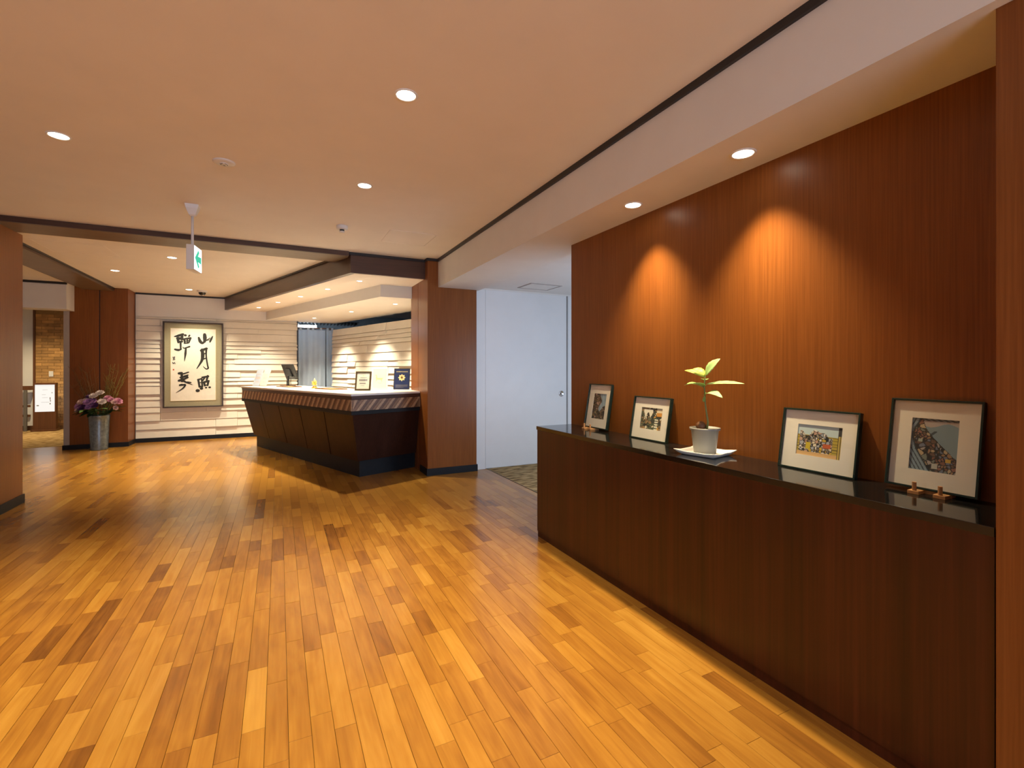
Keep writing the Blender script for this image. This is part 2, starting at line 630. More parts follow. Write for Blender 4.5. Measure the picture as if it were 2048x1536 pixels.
# alcove shell
struct(MB().box(4.9, 5.0, 3.24, YD, 0, AZ).build('wall_alcove_right', 'white_paint'))
an = MB()
AX0, AX1, AZ0, AZ1 = 2.75, 4.35, 0.55, 1.75       # added window, unseen in the alcove's near wall, to light the door
an.box(XW + 0.12, AX0, 3.12, 3.24, 0, AZ)
an.box(AX1, 5.0, 3.12, 3.24, 0, AZ)
an.box(AX0, AX1, 3.12, 3.24, 0, AZ0)
an.box(AX0, AX1, 3.12, 3.24, AZ1, AZ)
struct(an.build('wall_alcove_near', 'white_paint'))
fr_ = MB()
for x_ in (AX0, (AX0 + AX1) / 2 - 0.02, AX1 - 0.04):
    fr_.box(x_, x_ + 0.04, 3.15, 3.19, AZ0, AZ1)
fr_.box(AX0, AX1, 3.15, 3.19, AZ0, AZ0 + 0.04)
fr_.box(AX0, AX1, 3.15, 3.19, AZ1 - 0.04, AZ1)
w_ = struct(fr_.build('fill_window', 'grey_metal'))
for k in range(2):
    MB().box(AX0 + 0.04 + k * (AX1 - AX0 - 0.06) / 2, AX0 + 0.02 + (k + 1) * (AX1 - AX0 - 0.06) / 2, 3.165, 3.171, AZ0 + 0.04, AZ1 - 0.04).build('pane', 'glass', w_)
dw = MB()
dw.box(2.262, 2.409, YD, YD + 0.1, 0, AZ)
dw.box(2.409, 5.0, YD + 0.012, YD + 0.1, 0, AZ)
dw.box(3.68, 5.0, YD, YD + 0.012, 0, AZ)
struct(dw.build('wall_door', 'door_paint'))
door = struct(MB().box(2.4125, 3.656, YD + 0.001, YD + 0.011, 0.004, 2.338).build('door_1', 'door_paint', bevel=0.0015),
              'wide flush white door beside the wooden column')
hb = MB()
hb.lathe([(0.030, 0), (0.034, 0.004), (0.034, 0.007), (0.026, 0.008), (0.022, 0.004), (0.006, 0.003)], 28, caps=False)
hb.lathe([(0.0, 0.012), (0.009, 0.011), (0.011, 0.005), (0.011, 0.0)], 16, caps=False)
hm = Matrix.Translation((3.567, YD + 0.001, 0.955)) @ Matrix.Rotation(R(90), 4, 'X') @ Matrix.Scale(1.2, 4)
h = hb.build('door_handle', 'chrome', door, smooth=True, mtx=hm)
h['label'] = 'round chrome recessed door pull'
struct(MB().box(3.66, 3.674, YD - 0.004, YD + 0.012, 0, 2.345).build('trim_1', 'grey_metal'))
struct(MB().box(2.262, 4.9, YD - 0.008, YD, AZ - 0.018, AZ).build('trim_2', 'white_paint'))
# ceiling access hatch in the alcove
hatch = thing('ceiling_hatch', 'square white access hatch in the alcove ceiling by the door', 'hatch', (2.98, 5.26, AZ))
f4 = MB()
for s_ in (-1, 1):
    f4.box(-0.225, 0.225, s_ * 0.175 - 0.011, s_ * 0.175 + 0.011, -0.006, 0)
    f4.box(s_ * 0.214 - 0.011, s_ * 0.214 + 0.011, -0.164, 0.164, -0.006, 0)
f4.build('hatch_frame', 'grey_paint', hatch)
MB().box(-0.2, 0.2, -0.162, 0.162, -0.004, 0).build('hatch_panel', 'white_paint', hatch)

# central wooden column
CX0, CX1, CY0, CY1 = 1.622, 2.262, 5.620, 6.420
col_c = struct(MB().box(CX0, CX1, CY0, 6.055, 0, CZ).build('column_center', 'veneer', bevel=0.002),
               'wood clad column between the reception desk and the white door')
MB().box(CX0, CX1, 6.067, CY1, 0, CZ).build('cladding_panel', 'veneer', col_c, bevel=0.002)
MB().box(CX0 + 0.012, CX1, 6.05, 6.07, 0, CZ).build('groove', 'black_trim', col_c)
bb = MB()
bb.box(CX0 - 0.012, CX1 + 0.012, CY0 - 0.012, CY0, 0, 0.085)
bb.box(CX0 - 0.012, CX0, CY0, 5.93, 0, 0.085)
bb.box(CX1, CX1 + 0.012, CY0, YD, 0, 0.085)
struct(bb.build('baseboard_column', 'black_kick', bevel=0.002))

# left wooden column and thin ceiling beams
col_l = struct(MB().box(-2.66, -2.235, 5.63, 6.230, 0, 2.6).build('column_left', 'veneer', bevel=0.002))
lb = MB()
lb.box(-2.672, -2.223, 5.618, 6.242, 0, 0.085)
struct(lb.build('baseboard_left', 'black_kick', bevel=0.002))
BM = 2.600


def beam(name, x0, x1, y0, y1):
    o = struct(MB().box(x0, x1, y0, y1, BM, CZ).build(name, 'fascia_wood'))
    MB().box(x0 + 0.004, x1 - 0.004, y0 + 0.004, y1 - 0.004, BM - 0.004, BM).build('beam_soffit', 'under_wood', o)
    return o


beam('ceiling_beam_front', -6.5, 0.72, 5.70, 6.10)
beam('ceiling_beam_side', -2.87, -2.46, 6.10, 9.98)

# brown pillar on the left of the back wall
pil = struct(MB().box(-3.025, -2.655, 9.985, 10.5, 0, CZ).build('column_back', 'veneer', bevel=0.002))
MB().box(-2.641, -2.275, 9.985, 10.5, 0, CZ).build('cladding_panel', 'veneer', pil, bevel=0.002)
MB().box(-2.66, -2.63, 10.0, 10.5, 0, CZ).build('groove', 'black_trim', pil)
struct(MB().box(-3.10, -3.027, 9.985, 13.6, 0, CZ).build('wall_hall_right', 'grey_paint'))
struct(MB().box(-3.112, -2.263, 9.97, 9.985, 0, 0.075).build('baseboard_back_column', 'black_kick'))
struct(MB().box(-2.275, -2.263, 9.985, YB, 0, 0.075).build('baseboard_back_return', 'black_kick'))
# lintel over the hall opening
struct(MB().box(-6.5, -2.965, 9.66, 9.983, 2.229, CZ).build('wall_lintel', 'white_paint'))
struct(MB().box(-6.5, -2.955, 9.645, 9.66, CZ - 0.035, CZ).build('trim_3', 'black_trim'))

# back wall, upper smooth band + relief panels
wb_ = MB()
wb_.box(-2.275, 0.334, YB, YB + 0.15, 0, CZ)
wb_.box(0.334, 1.1, YB, YB + 0.15, IZ, CZ)
wall_back = struct(wb_.build('wall_back', 'relief_paint'))
MB().box(-2.262, 0.334, YB - 0.040, YB, IZ - 0.02, CZ).build('wall_band', 'white_paint', wall_back)
struct(MB().box(-2.262, -0.20, YB - 0.055, YB - 0.040, CZ - 0.03, CZ).build('trim_4', 'black_trim'))
struct(MB().box(-2.262, 0.320, YB - 0.066, YB, 0, 0.07).build('baseboard_back', 'black_kick'))


def relief(parent, mtx, length, z0, z1, seed, feature=()):
    """courses of flat plaster boards standing out by different amounts"""
    rg = random.Random(seed)
    z = z0
    last = None
    while z < z1 - 0.02:
        hgt = rg.choice((0.075, 0.10, 0.10, 0.125, 0.15))
        if z < z0 + 0.6:
            hgt = rg.choice((0.10, 0.125, 0.15))
        zt = min(z + hgt, z1)
        if z1 - zt < 0.04:
            zt = z1
        x = 0.0
        while x < length - 1e-4:
            L = rg.choice((0.35, 0.7, 0.9, 1.2, 1.5))
            xe = x + L
            if length - xe < 0.25:
                xe = length
            dep = rg.choice((0.012, 0.018, 0.024, 0.032))
            if dep == last:
                dep = 0.028
            last = dep
            MB().hexa([(x + 0.0015, -dep - 0.022, z + 0.004), (xe - 0.0015, -dep - 0.022, z + 0.004), (xe - 0.0015, 0, z + 0.004), (x + 0.0015, 0, z + 0.004),
                       (x + 0.0015, -dep, zt - 0.003), (xe - 0.0015, -dep, zt - 0.003), (xe - 0.0015, 0, zt - 0.003), (x + 0.0015, 0, zt - 0.003)]).build('relief_panel', 'relief_paint', parent, mtx=mtx)
            x = xe
        z = zt


relief(wall_back, Matrix.Translation((-2.262, YB, 0)), 2.594, 0.07, IZ - 0.02, 11)

# partition behind the desk
PA, PB = Vector((1.02, 10.44)), Vector((2.02, 7.36))
pd = (PB - PA)
plen = pd.length
pang = math.atan2(pd.y, pd.x)
pm = Matrix.Translation((PA.x, PA.y, 0)) @ Matrix.Rotation(pang, 4, 'Z')
part = struct(MB().box(0, plen, 0, 0.10, 0, PZ).build('wall_partition', 'relief_paint', mtx=pm))
relief(part, Matrix.Identity(4), plen, 0.07, PZ, 23)
# short return from the partition to the column, behind the column
struct(MB().box(1.96, 2.10, CY1 + 0.001, 7.36, 0, PZ).build('wall_column_return', 'relief_paint'))

# dark back office beyond partition and curtain
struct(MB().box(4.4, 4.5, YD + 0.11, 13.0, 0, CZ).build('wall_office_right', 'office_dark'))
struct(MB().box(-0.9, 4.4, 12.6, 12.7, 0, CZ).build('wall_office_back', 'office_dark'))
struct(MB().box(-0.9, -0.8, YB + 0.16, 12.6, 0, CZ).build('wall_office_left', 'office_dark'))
lou = thing('louver_light', 'cool white fluorescent fitting with a black slatted louver above the curtain', 'lamp', (0.75, 11.05, 2.30))
MB().box(-0.45, 0.85, -0.16, 0.40, 0.03, 0.09).build('housing', 'office_dark', lou)
for k in range(18):
    MB().box(-0.43 + k * 0.072, -0.415 + k * 0.072, -0.15, 0.36, -0.02, 0.03).build('slat', 'plastic_black', lou)
MB().tube([(-0.40, 0.0, -0.085), (-0.02, 0.0, -0.085)], 0.028, 12).build('tube', 'tube_cool', lou, smooth=True)
for x_ in (-0.3, 0.7):
    MB().tube([(x_, 0.12, 0.09), (x_, 0.12, CZ - 2.30)], 0.006, 8).build('hanger_rod', 'grey_metal', lou, smooth=True)
for x_ in (-0.38, -0.04):
    MB().box(x_ - 0.008, x_ + 0.008, -0.012, 0.012, -0.07, -0.02).build('tube_clip', 'plastic_white', lou)
# added tube lamp, unseen behind the partition, brightens the gap above it
t = thing('office_fill_lamp', 'added cool tube lamp, unseen on the back office ceiling behind the relief partition', 'lamp', (2.9, 9.2, CZ))
MB().box(-0.06, 0.06, -0.62, 0.62, -0.05, 0).build('housing', 'lamp_white', t)
MB().tube([(0, -0.58, -0.075), (0, 0.58, -0.075)], 0.016, 12).build('tube', 'tube_cool', t, smooth=True)

t = thing('office_fill_lamp', 'added cool tube lamp, unseen on the ceiling of the room behind the curtain', 'lamp', (0.75, 11.5, CZ))  # second added lamp, out of view, brightens the curtain from behind
MB().box(-0.62, 0.62, -0.06, 0.06, -0.05, 0).build('housing', 'lamp_white', t)
MB().tube([(-0.58, 0, -0.075), (0.58, 0, -0.075)], 0.016, 12).build('tube', 'tube_cool', t, smooth=True)

# soffits and fascia over the desk
A19 = R(19.4)
U19 = Vector((-math.sin(A19), math.cos(A19)))
FC = Vector((0.742, 5.725))
F_END = FC + U19 * ((YB - FC.y) / U19.y)
IC = Vector((1.205, 6.385))
I_END = IC + U19 * ((YB - IC.y) / U19.y)
so = MB().prism([(FC.x + 0.05, FC.y + 0.04), (CX0 - 0.002, FC.y + 0.04), (CX0 - 0.002, CY1), (1.9, CY1), (1.9, YB - 0.04), (F_END.x + 0.05, YB - 0.04)], FZ + 0.004, CZ)
struct(so.build('ceiling_desk_soffit', 'ceiling_paint'))
fa = struct(MB().prism([(FC.x, FC.y), (FC.x + 0.05, FC.y + 0.04), (F_END.x + 0.05, YB - 0.041), (F_END.x, YB - 0.041)], FZ, CZ).build('trim_5', 'fascia_wood'))
fb = MB().prism([(FC.x, FC.y), (CX0 - 0.002, FC.y), (CX0 - 0.002, FC.y + 0.04), (FC.x + 0.05, FC.y + 0.04)], FZ, CZ)
fb.build('fascia_front', 'fascia_wood', fa)
iso = MB().prism([(IC.x, IC.y), (2.0, IC.y + 0.0), (2.0, 7.42), (PB.x + 0.06, PB.y + 0.10), (PA.x + 0.10, PA.y + 0.02), (I_END.x, YB - 0.041)], IZ, FZ + 0.006)
struct(iso.build('ceiling_desk_lower', 'white_paint'))
# thin black mouldings at the ceiling
tm = MB()
tm.prism([(FC.x - 0.012, FC.y - 0.012), (FC.x, FC.y), (F_END.x, YB - 0.041), (F_END.x - 0.014, YB - 0.041)], CZ - 0.022, CZ)
tm.prism([(FC.x - 0.012, FC.y - 0.012), (CX0 - 0.014, FC.y - 0.012), (CX0 - 0.014, FC.y), (FC.x, FC.y)], CZ - 0.03, CZ)
struct(tm.build('trim_6', 'black_trim'))
tm = MB()
tm.box(CX0 - 0.014, 1.755, CY0 - 0.014, CY0, CZ - 0.03, CZ)
tm.box(CX0 - 0.014, CX0, CY0, FC.y, CZ - 0.03, CZ)
struct(tm.build('trim_7', 'black_trim'))
struct(MB().box(1.738, 1.755, YR, CY0 - 0.014, CZ - 0.034, CZ).build('trim_8', 'black_trim'))
struct(MB().box(-2.46, -2.448, 6.10, 9.98, CZ - 0.02, CZ).build('trim_9', 'black_trim'))
struct(MB().box(-6.5, 0.72, 5.688, 5.70, CZ - 0.05, CZ).build('trim_10', 'fascia_wood'))

# rear and left walls close the room; daylight enters through the glazed entrance behind the viewer
struct(MB().box(XL - 0.1, XL, YR, 13.6, 0, CZ).build('wall_left', 'white_paint'))
WX0, WX1, WZ0, WZ1 = -1.9, 1.6, 0.15, 2.3
wr = MB()
wr.box(XL, WX0, YR - 0.1, YR, 0, CZ)
wr.box(WX1, 2.45, YR - 0.1, YR, 0, CZ)
wr.box(WX0, WX1, YR - 0.1, YR, 0, WZ0)
wr.box(WX0, WX1, YR - 0.1, YR, WZ1, CZ)
struct(wr.build('wall_rear', 'white_paint'))
fr_ = MB()
xs_ = [WX0, WX0 + (WX1 - WX0 - 0.05) / 3, WX0 + 2 * (WX1 - WX0 - 0.05) / 3, WX1 - 0.05]
for x_ in xs_:
    fr_.box(x_, x_ + 0.05, YR - 0.08, YR - 0.03, WZ0, WZ1)
fr_.box(WX0, WX1, YR - 0.08, YR - 0.03, WZ0, WZ0 + 0.05)
fr_.box(WX0, WX1, YR - 0.08, YR - 0.03, WZ1 - 0.05, WZ1)
w_ = struct(fr_.build('window_1', 'grey_metal'))
for k in range(3):
    MB().box(xs_[k] + 0.05, xs_[k + 1], YR - 0.06, YR - 0.054, WZ0 + 0.05, WZ1 - 0.05).build('pane', 'glass', w_)

# hall beyond the lintel
struct(MB().box(XL, -4.66, 13.5, 13.6, 0, CZ).build('wall_hall_back', 'white_paint'))
brick_wall = struct(MB().box(-4.64, -3.1, 13.5, 13.6, 0, CZ).build('wall_brick', 'mortar'))
bme = MB().box(0.003, 0.197, -0.012, 0, 0.003, 0.062).mesh('brick')
bme.materials.append(M['brick'])
bh = MB().box(0.003, 0.097, -0.012, 0, 0.003, 0.062).mesh('brick')
bh.materials.append(M['brick'])
for j in range(38):
    x = -4.64 + (0.0 if j % 2 == 0 else -0.1)
    while x < -3.98:
        half = x < -4.641
        o = bpy.data.objects.new('brick', bh if half else bme)
        COL.objects.link(o)
        o.parent = brick_wall
        o.location = (x + (0.1 if half else 0), 13.5 - 0.003 * ((j * 7 + int(x * 50)) % 3) / 2, 0.0 + j * 0.065)
        x += 0.2
struct(MB().box(-4.675, -4.64, 13.47, 13.5, 0, CZ).build('trim_11', 'sign_wood'))
swt = thing('wall_switch', 'small white switch plate on the brick wall', 'switch', (-4.387, 13.484, 1.195))
MB().box(-0.036, 0.036, -0.008, 0.003, -0.058, 0.058).build('plate', 'plastic_white', swt, bevel=0.003)
MB().box(-0.014, 0.014, -0.012, -0.008, -0.03, 0.03).build('rocker', 'lamp_white', swt, bevel=0.001)
# handrail in front of the white hall wall
rail = thing('handrail', 'dark handrail on a grey post against the white hall wall', 'railing', (-4.9, 13.36, 0))
MB().box(-0.9, 0.245, -0.04, 0.05, 0.86, 0.945).build('top_rail', 'sign_wood', rail)
MB().box(-0.9, 0.225, -0.015, 0.015, 0.50, 0.545).build('lower_rail', 'sign_wood', rail)
MB().box(-0.9, 0.225, -0.015, 0.015, 0.30, 0.345).build('lower_rail', 'sign_wood', rail)
MB().box(0.135, 0.185, -0.055, -0.016, 0.002, 0.86).build('post', 'post_grey', rail)
struct(MB().box(XL, -4.675, 13.484, 13.5, 0, 0.10).build('baseboard_hall', 'sign_wood'))
# lit sign stand
sg = thing('sign_stand', 'lit white notice panel in a dark wooden stand by the brick wall', 'sign', (-4.394, 13.24, 0.002))
MB().box(-0.20, 0.20, -0.11, 0.11, 0, 0.035).build('base', 'sign_wood', sg)
MB().box(-0.178, 0.178, -0.05, 0.05, 0.035, 0.395).build('lower_panel', 'sign_wood', sg)
fr_ = MB()
fr_.box(-0.178, -0.158, -0.05, 0.05, 0.395, 1.01)
fr_.box(0.158, 0.178, -0.05, 0.05, 0.395, 1.01)
fr_.box(-0.158, 0.158, -0.05, 0.05, 0.97, 1.01)
fr_.box(-0.158, 0.158, -0.05, 0.05, 0.395, 0.405)
fr_.build('frame', 'sign_wood', sg)
lp = MB().box(-0.158, 0.158, -0.03, 0.04, 0.405, 0.97).build('lit_panel', 'sign_lit', sg)
pr = MB()
rg = random.Random(5)
for (x, z, w, hh) in [(0.11, 0.80, 0.012, 0.02), (0.08, 0.68, 0.014, 0.05), (0.085, 0.63, 0.014, 0.03), (0.08, 0.57, 0.016, 0.03),
                      (-0.115, 0.535, 0.035, 0.02), (0.0, 0.60, 0.12, 0.004), (0.0, 0.70, 0.09, 0.004), (-0.02, 0.76, 0.06, 0.004), (0.0, 0.86, 0.08, 0.004)]:
    MB().box(x - w / 2, x + w / 2, -0.0315, -0.030, z - hh / 2, z + hh / 2).build('text_mark', 'sign_print', lp)

# ------------------------------------------------------------------ lamps
ring_me = MB().lathe([(0.045, -0.001), (0.047, -0.004), (0.053, -0.005), (0.056, -0.003), (0.057, 0.0)], 32, caps=False).mesh('trim_ring', True)
lens_me = MB().lathe([(0.0005, -0.0015), (0.046, -0.0015)], 28, caps=False).mesh('lens')
lens_me.flip_normals()
small_ring = MB().lathe([(0.032, -0.001), (0.034, -0.004), (0.039, -0.005), (0.042, 0.0)], 28, caps=False).mesh('trim_ring', True)
small_lens = MB().lathe([(0.0005, -0.0015), (0.033, -0.0015)], 24, caps=False).mesh('lens')
small_lens.flip_normals()


def downlight(x, y, z, energy, deg, blend, label, group=None, col=WARM, small=False, aim=None, rad=0.035):
    t = thing('downlight', label, 'ceiling light', (x, y, z), group=group)
    link('trim_ring', small_ring if small else ring_me, 'lamp_white', t)
    link('lens', small_lens if small else lens_me, 'lamp_lens', t)
    ld = bpy.data.lights.new('downlight_beam', 'SPOT')
    ld.energy = energy
    ld.color = col
    ld.spot_size = R(deg)
    ld.spot_blend = blend
    ld.shadow_soft_size = rad
    lo = bpy.data.objects.new('downlight_beam', ld)
    COL.objects.link(lo)
    lo.parent = t
    lo.location = (0, 0, -0.006 - rad * 0)
    if aim:
        d = Vector(aim) - Vector((x, y, z))
        lo.rotation_euler = d.to_track_quat('-Z', 'Y').to_euler()
    return t


downlight(0.561, 2.321, CZ, E_MAIN, 66, 1.0, 'round ceiling downlight nearest the viewer, above the middle of the parquet')
downlight(-1.142, 3.610, CZ, E_MAIN, 66, 1.0, 'round ceiling downlight at the far left of the lobby ceiling')
downlight(0.564, 3.600, CZ, E_MAIN, 66, 1.0, 'round ceiling downlight in line between the nearest one and the smoke detector')
for (x, y) in [(0.56, 1.03), (-1.142, 2.32), (-1.142, 1.03), (0.56, -0.3), (-1.142, -0.3), (-0.3, -2.2), (-3.6, 0.5)]:
    downlight(x, y, CZ, E_MAIN, 66, 1.0, 'round downlight in the lobby ceiling above and behind the viewer', 'downlights out of view')
downlight(-1.161, 6.952, CZ, E_BACK, 72, 1.0, 'round downlight just behind the thin beam, right beside the exit sign', None, WARM_BACK)
downlight(-2.014, 8.214, CZ, E_BACK, 80, 1.0, 'round downlight nearest the flower vase', None, WARM_BACK)
downlight(-1.369, 9.623, CZ, E_WALL, 100, 0.9, 'round downlight right above the framed calligraphy', None, WARM_BACK, aim=(-1.36, 9.95, 0.9))
for k, (x, y) in enumerate([(-0.329, 9.731), (-0.015, 8.828), (0.297, 7.967), (0.608, 7.07), (0.914, 6.231)]):
    nm = ['farthest', 'second farthest', 'middle', 'second nearest', 'nearest'][k]
    downlight(x, y, FZ + 0.004, E_DESK, 100, 0.9, '%s of the five small downlights in the strip behind the brown fascia' % nm, 'desk soffit downlights', WARM2, True)
for k, (x, y) in enumerate([(0.595, 9.608), (1.084, 8.271), (1.535, 7.013)]):
    nm = ['farthest, beside the curtain,', 'middle', 'nearest, beside the column,'][k]
    n_ = Vector((-pd.y, pd.x)).normalized()
    downlight(x, y, IZ, E_DESK * 1.25, 90, 0.9, '%s of the three small downlights in the lower white soffit' % nm, 'lower soffit downlights', WARM2, True,
              aim=(x + 0.25, y + 0.08, 0.9))
downlight(1.944, 1.507, BZ, E_BEAM, 84, 1.0, 'nearer of the two downlights in the beam above the sideboard', None, WARM, aim=(1.965, 1.507, 0.8))
downlight(1.949, 2.279, BZ, E_BEAM, 84, 1.0, 'farther of the two downlights in the beam above the sideboard', None, WARM, aim=(1.97, 2.279, 0.8))
downlight(3.0, 4.1, AZ, 35, 130, 1.0, 'downlight in the alcove ceiling behind the veneer wall', None, WARM2)
downlight(-4.3, 12.3, CZ, 330, 130, 1.0, 'downlight in the hall behind the lintel', None, WARM)

# ------------------------------------------------------------------ ceiling fittings
t = thing('smoke_detector', 'flat round white detector with a dark grille, left of the middle of the ceiling', 'detector', (-0.321, 3.595, CZ))
MB().lathe([(0.066, 0.0), (0.066, -0.004), (0.055, -0.010), (0.024, -0.012)], 32, caps=False).build('cover', 'plastic_white', t, smooth=True)
MB().lathe([(0.026, -0.012), (0.026, -0.016), (0.001, -0.016)], 24, caps=False).build('sensor_cap', 'plastic_white', t, smooth=True)
for k in range(5):
    a_ = k * 2 * math.pi / 5 + 0.3
    MB().box(-0.006, 0.006, -0.002, 0.002, -0.0175, -0.012).build('slot', 'plastic_black', t,
        mtx=Matrix.Translation((0.019 * math.cos(a_), 0.019 * math.sin(a_), 0)) @ Matrix.Rotation(a_ + 1.57, 4, 'Z'))
t = thing('smoke_detector', 'small drum shaped white smoke detector above the near end of the desk', 'detector', (0.533, 4.713, CZ))
MB().lathe([(0.052, 0.0), (0.052, -0.026), (0.046, -0.034), (0.022, -0.036)], 28, caps=False).build('cover', 'plastic_white', t, smooth=True)
MB().lathe([(0.020, -0.034), (0.020, -0.052)], 20, caps=False).build('grille', 'plastic_black', t, smooth=True)
MB().lathe([(0.024, -0.050), (0.024, -0.058), (0.001, -0.060)], 20, caps=False).build('sensor_cap', 'plastic_white', t, smooth=True)
t = thing('dome_camera', 'small dome security camera with a black lens on the ceiling near the calligraphy', 'camera', (-1.186, 9.665, CZ))
MB().lathe([(0.075, 0.0), (0.075, -0.022), (0.060, -0.034), (0.050, -0.034)], 28, caps=False).build('base_ring', 'plastic_white', t, smooth=True)
MB().lathe([(0.055, -0.034), (0.050, -0.058), (0.032, -0.076), (0.001, -0.084)], 24, caps=False).build('dome', 'black_top', t, smooth=True)
MB().lathe([(0.012, -0.078), (0.012, -0.088), (0.001, -0.088)], 14, caps=False).build('lens', 'chrome', t, smooth=True,
    mtx=Matrix.Translation((0.012, -0.016, 0.004)))

# exit sign on a drop pole
ex = thing('exit_sign', 'hanging exit sign with a green arrow on a white lit face', 'sign', (-0.640, 4.663, CZ), rotz=0)
MB().lathe([(0.068, 0.0), (0.060, -0.030), (0.034, -0.080), (0.018, -0.090)], 4, caps=True).build('ceiling_canopy', 'plastic_white', ex, mtx=Matrix.Rotation(R(45), 4, 'Z'))
MB().tube([(0, 0, -0.085), (0, 0, -0.335)], 0.010, 12).build('pole', 'plastic_white', ex, smooth=True)
em = Matrix.Translation((0.005, 0.04, -0.435)) @ Matrix.Rotation(R(-8), 4, 'Z')
eb = MB().box(-0.028, 0.028, -0.10, 0.10, -0.102, 0.102).build('housing', 'plastic_white', ex, bevel=0.004, mtx=em)
MB().box(0.028, 0.0305, -0.094, 0.094, -0.096, 0.096).build('lit_face', 'exit_white', eb)
ar = MB()
# arrow pointing to the viewer's left (towards -Y on this face)
pts = [(1.3 * a_, 1.3 * b_) for a_, b_ in [(-0.062, 0.0), (0.004, 0.060), (0.020, 0.044), (-0.004, 0.018), (0.060, 0.022), (0.060, -0.022), (-0.004, -0.018), (0.020, -0.044), (0.004, -0.060)]]
vsx = [(0.0312, p[0], p[1]) for p in pts] + [(0.0304, p[0], p[1]) for p in pts]
n = len(pts)
ar.add(vsx, [tuple(range(n))[::-1], tuple(range(n, 2 * n))] + [(i, (i + 1) % n, (i + 1) % n + n, i + n) for i in range(n)])
ar.build('arrow', 'exit_green', eb)

# ------------------------------------------------------------------ reception desk
A21 = R(21)
U = Vector((-math.sin(A21), math.cos(A21)))
V = Vector((math.cos(A21), math.sin(A21)))
DC = Vector((0.735, 5.62))
DT = 1.015


def D(a_, w, z=None):
    p = DC + U * a_ + V * w
    return (p.x, p.y) if z is None else (p.x, p.y, z)


desk = thing('reception_desk', 'angled dark wood reception desk with white top and diagonal striped band', 'reception desk', (DC.x, DC.y, 0))
DI = Matrix.Translation((-DC.x, -DC.y, 0))
TL = 3.60
W_END = 0.945        # front facet reaches the column


def dbuild(mb, name, mat, parent=None, bevel=0.0):
    return mb.build(name, mat, parent or desk, bevel=bevel, mtx=(DI if parent is None else Matrix.Identity(4)))


def ring(o, z):
    """corner points of the desk face line at inward offset o: left end, corner, right end at the column"""
    c = Vector(D(o, o))
    le = Vector(D(TL, o))
    # walk along V until X = column face
    k = (CX0 - 0.004 - c.x) / V.x
    re = c + V * k
    return [(le.x, le.y, z), (c.x, c.y, z), (re.x, re.y, z)]


def face_strip(o0, z0, o1, z1, th, name, mat, parent=None, segs=1, bevel=0.0):
    """sloping slab pieces along left face (segs pieces) and front facet"""
    outs = []
    b0, t0 = ring(o0, z0), ring(o1, z1)
    b1, t1 = ring(o0 + th, z0), ring(o1 + th, z1)

    def lerp(p, q, f):
        return tuple(p[i] + (q[i] - p[i]) * f for i in range(3))
    for k in range(segs):
        f0, f1 = k / segs, (k + 1) / segs
        gap = 0.009 / TL if segs > 1 else 0
        f0 += gap if k else 0
        f1 -= gap if k < segs - 1 else 0
        mb = MB().hexa([lerp(b0[0], b0[1], f0), lerp(b0[0], b0[1], f1), lerp(b1[0], b1[1], f1), lerp(b1[0], b1[1], f0),
                        lerp(t0[0], t0[1], f0), lerp(t0[0], t0[1], f1), lerp(t1[0], t1[1], f1), lerp(t1[0], t1[1], f0)])
        outs.append(dbuild(mb, name, mat, parent, bevel))
    mb = MB().hexa([b0[1], b0[2], b1[2], b1[1], t0[1], t0[2], t1[2], t1[1]])
    outs.append(dbuild(mb, name, mat, parent, bevel))
    return outs


face_strip(0.235, 0.0, 0.235, 0.20, 0.02, 'kick_board', 'black_kick')
face_strip(0.190, 0.20, 0.035, 0.772, 0.02, 'front_panel', 'desk_panel', segs=5)
face_strip(0.205, 0.20, 0.050, 0.772, 0.03, 'panel_backing', 'black_trim')
face_strip(0.004, 0.772, 0.002, 0.815, 0.05, 'lower_moulding', 'black_kick', bevel=0.002)
face_strip(0.016, 0.815, 0.016, 0.948, 0.03, 'striped_band', 'desk_panel')
face_strip(0.006, 0.948, 0.002, 0.990, 0.06, 'upper_moulding', 'fascia_wood', bevel=0.002)
# solid carcass so nothing is hollow from the staff side
k_ = (CX0 - 0.004 - D(0.26, 0.26)[0]) / V.x
re_ = Vector(D(0.26, 0.26)) + V * k_
carc = [D(0.262, 0.262), (re_.x, re_.y), (CX0 - 0.004, 6.40), D(0.95, 0.80), D(0.95, 0.76), D(TL, 0.76), D(TL, 0.262)]
dbuild(MB().prism(carc, 0, 0.772), 'carcass', 'desk_panel')
upper = [D(0.06, 0.06), (CX0 - 0.004, ring(0.06, 0)[2][1]), (CX0 - 0.004, 6.40), D(0.95, 0.80), D(0.95, 0.76), D(TL, 0.76), D(TL, 0.06)]
dbuild(MB().prism(upper, 0.772, 0.992), 'carcass_upper', 'desk_panel')
# diagonal inlay strips
band = [o for o in desk.children if o.name.startswith('striped_band')]
plain('strip_a', (0.25, 0.135, 0.070), 0.4, var=0.18, scale=60)
plain('strip_b', (0.44, 0.285, 0.165), 0.4, var=0.15, scale=60)
plain('strip_c', (0.15, 0.074, 0.040), 0.4, var=0.2, scale=60)


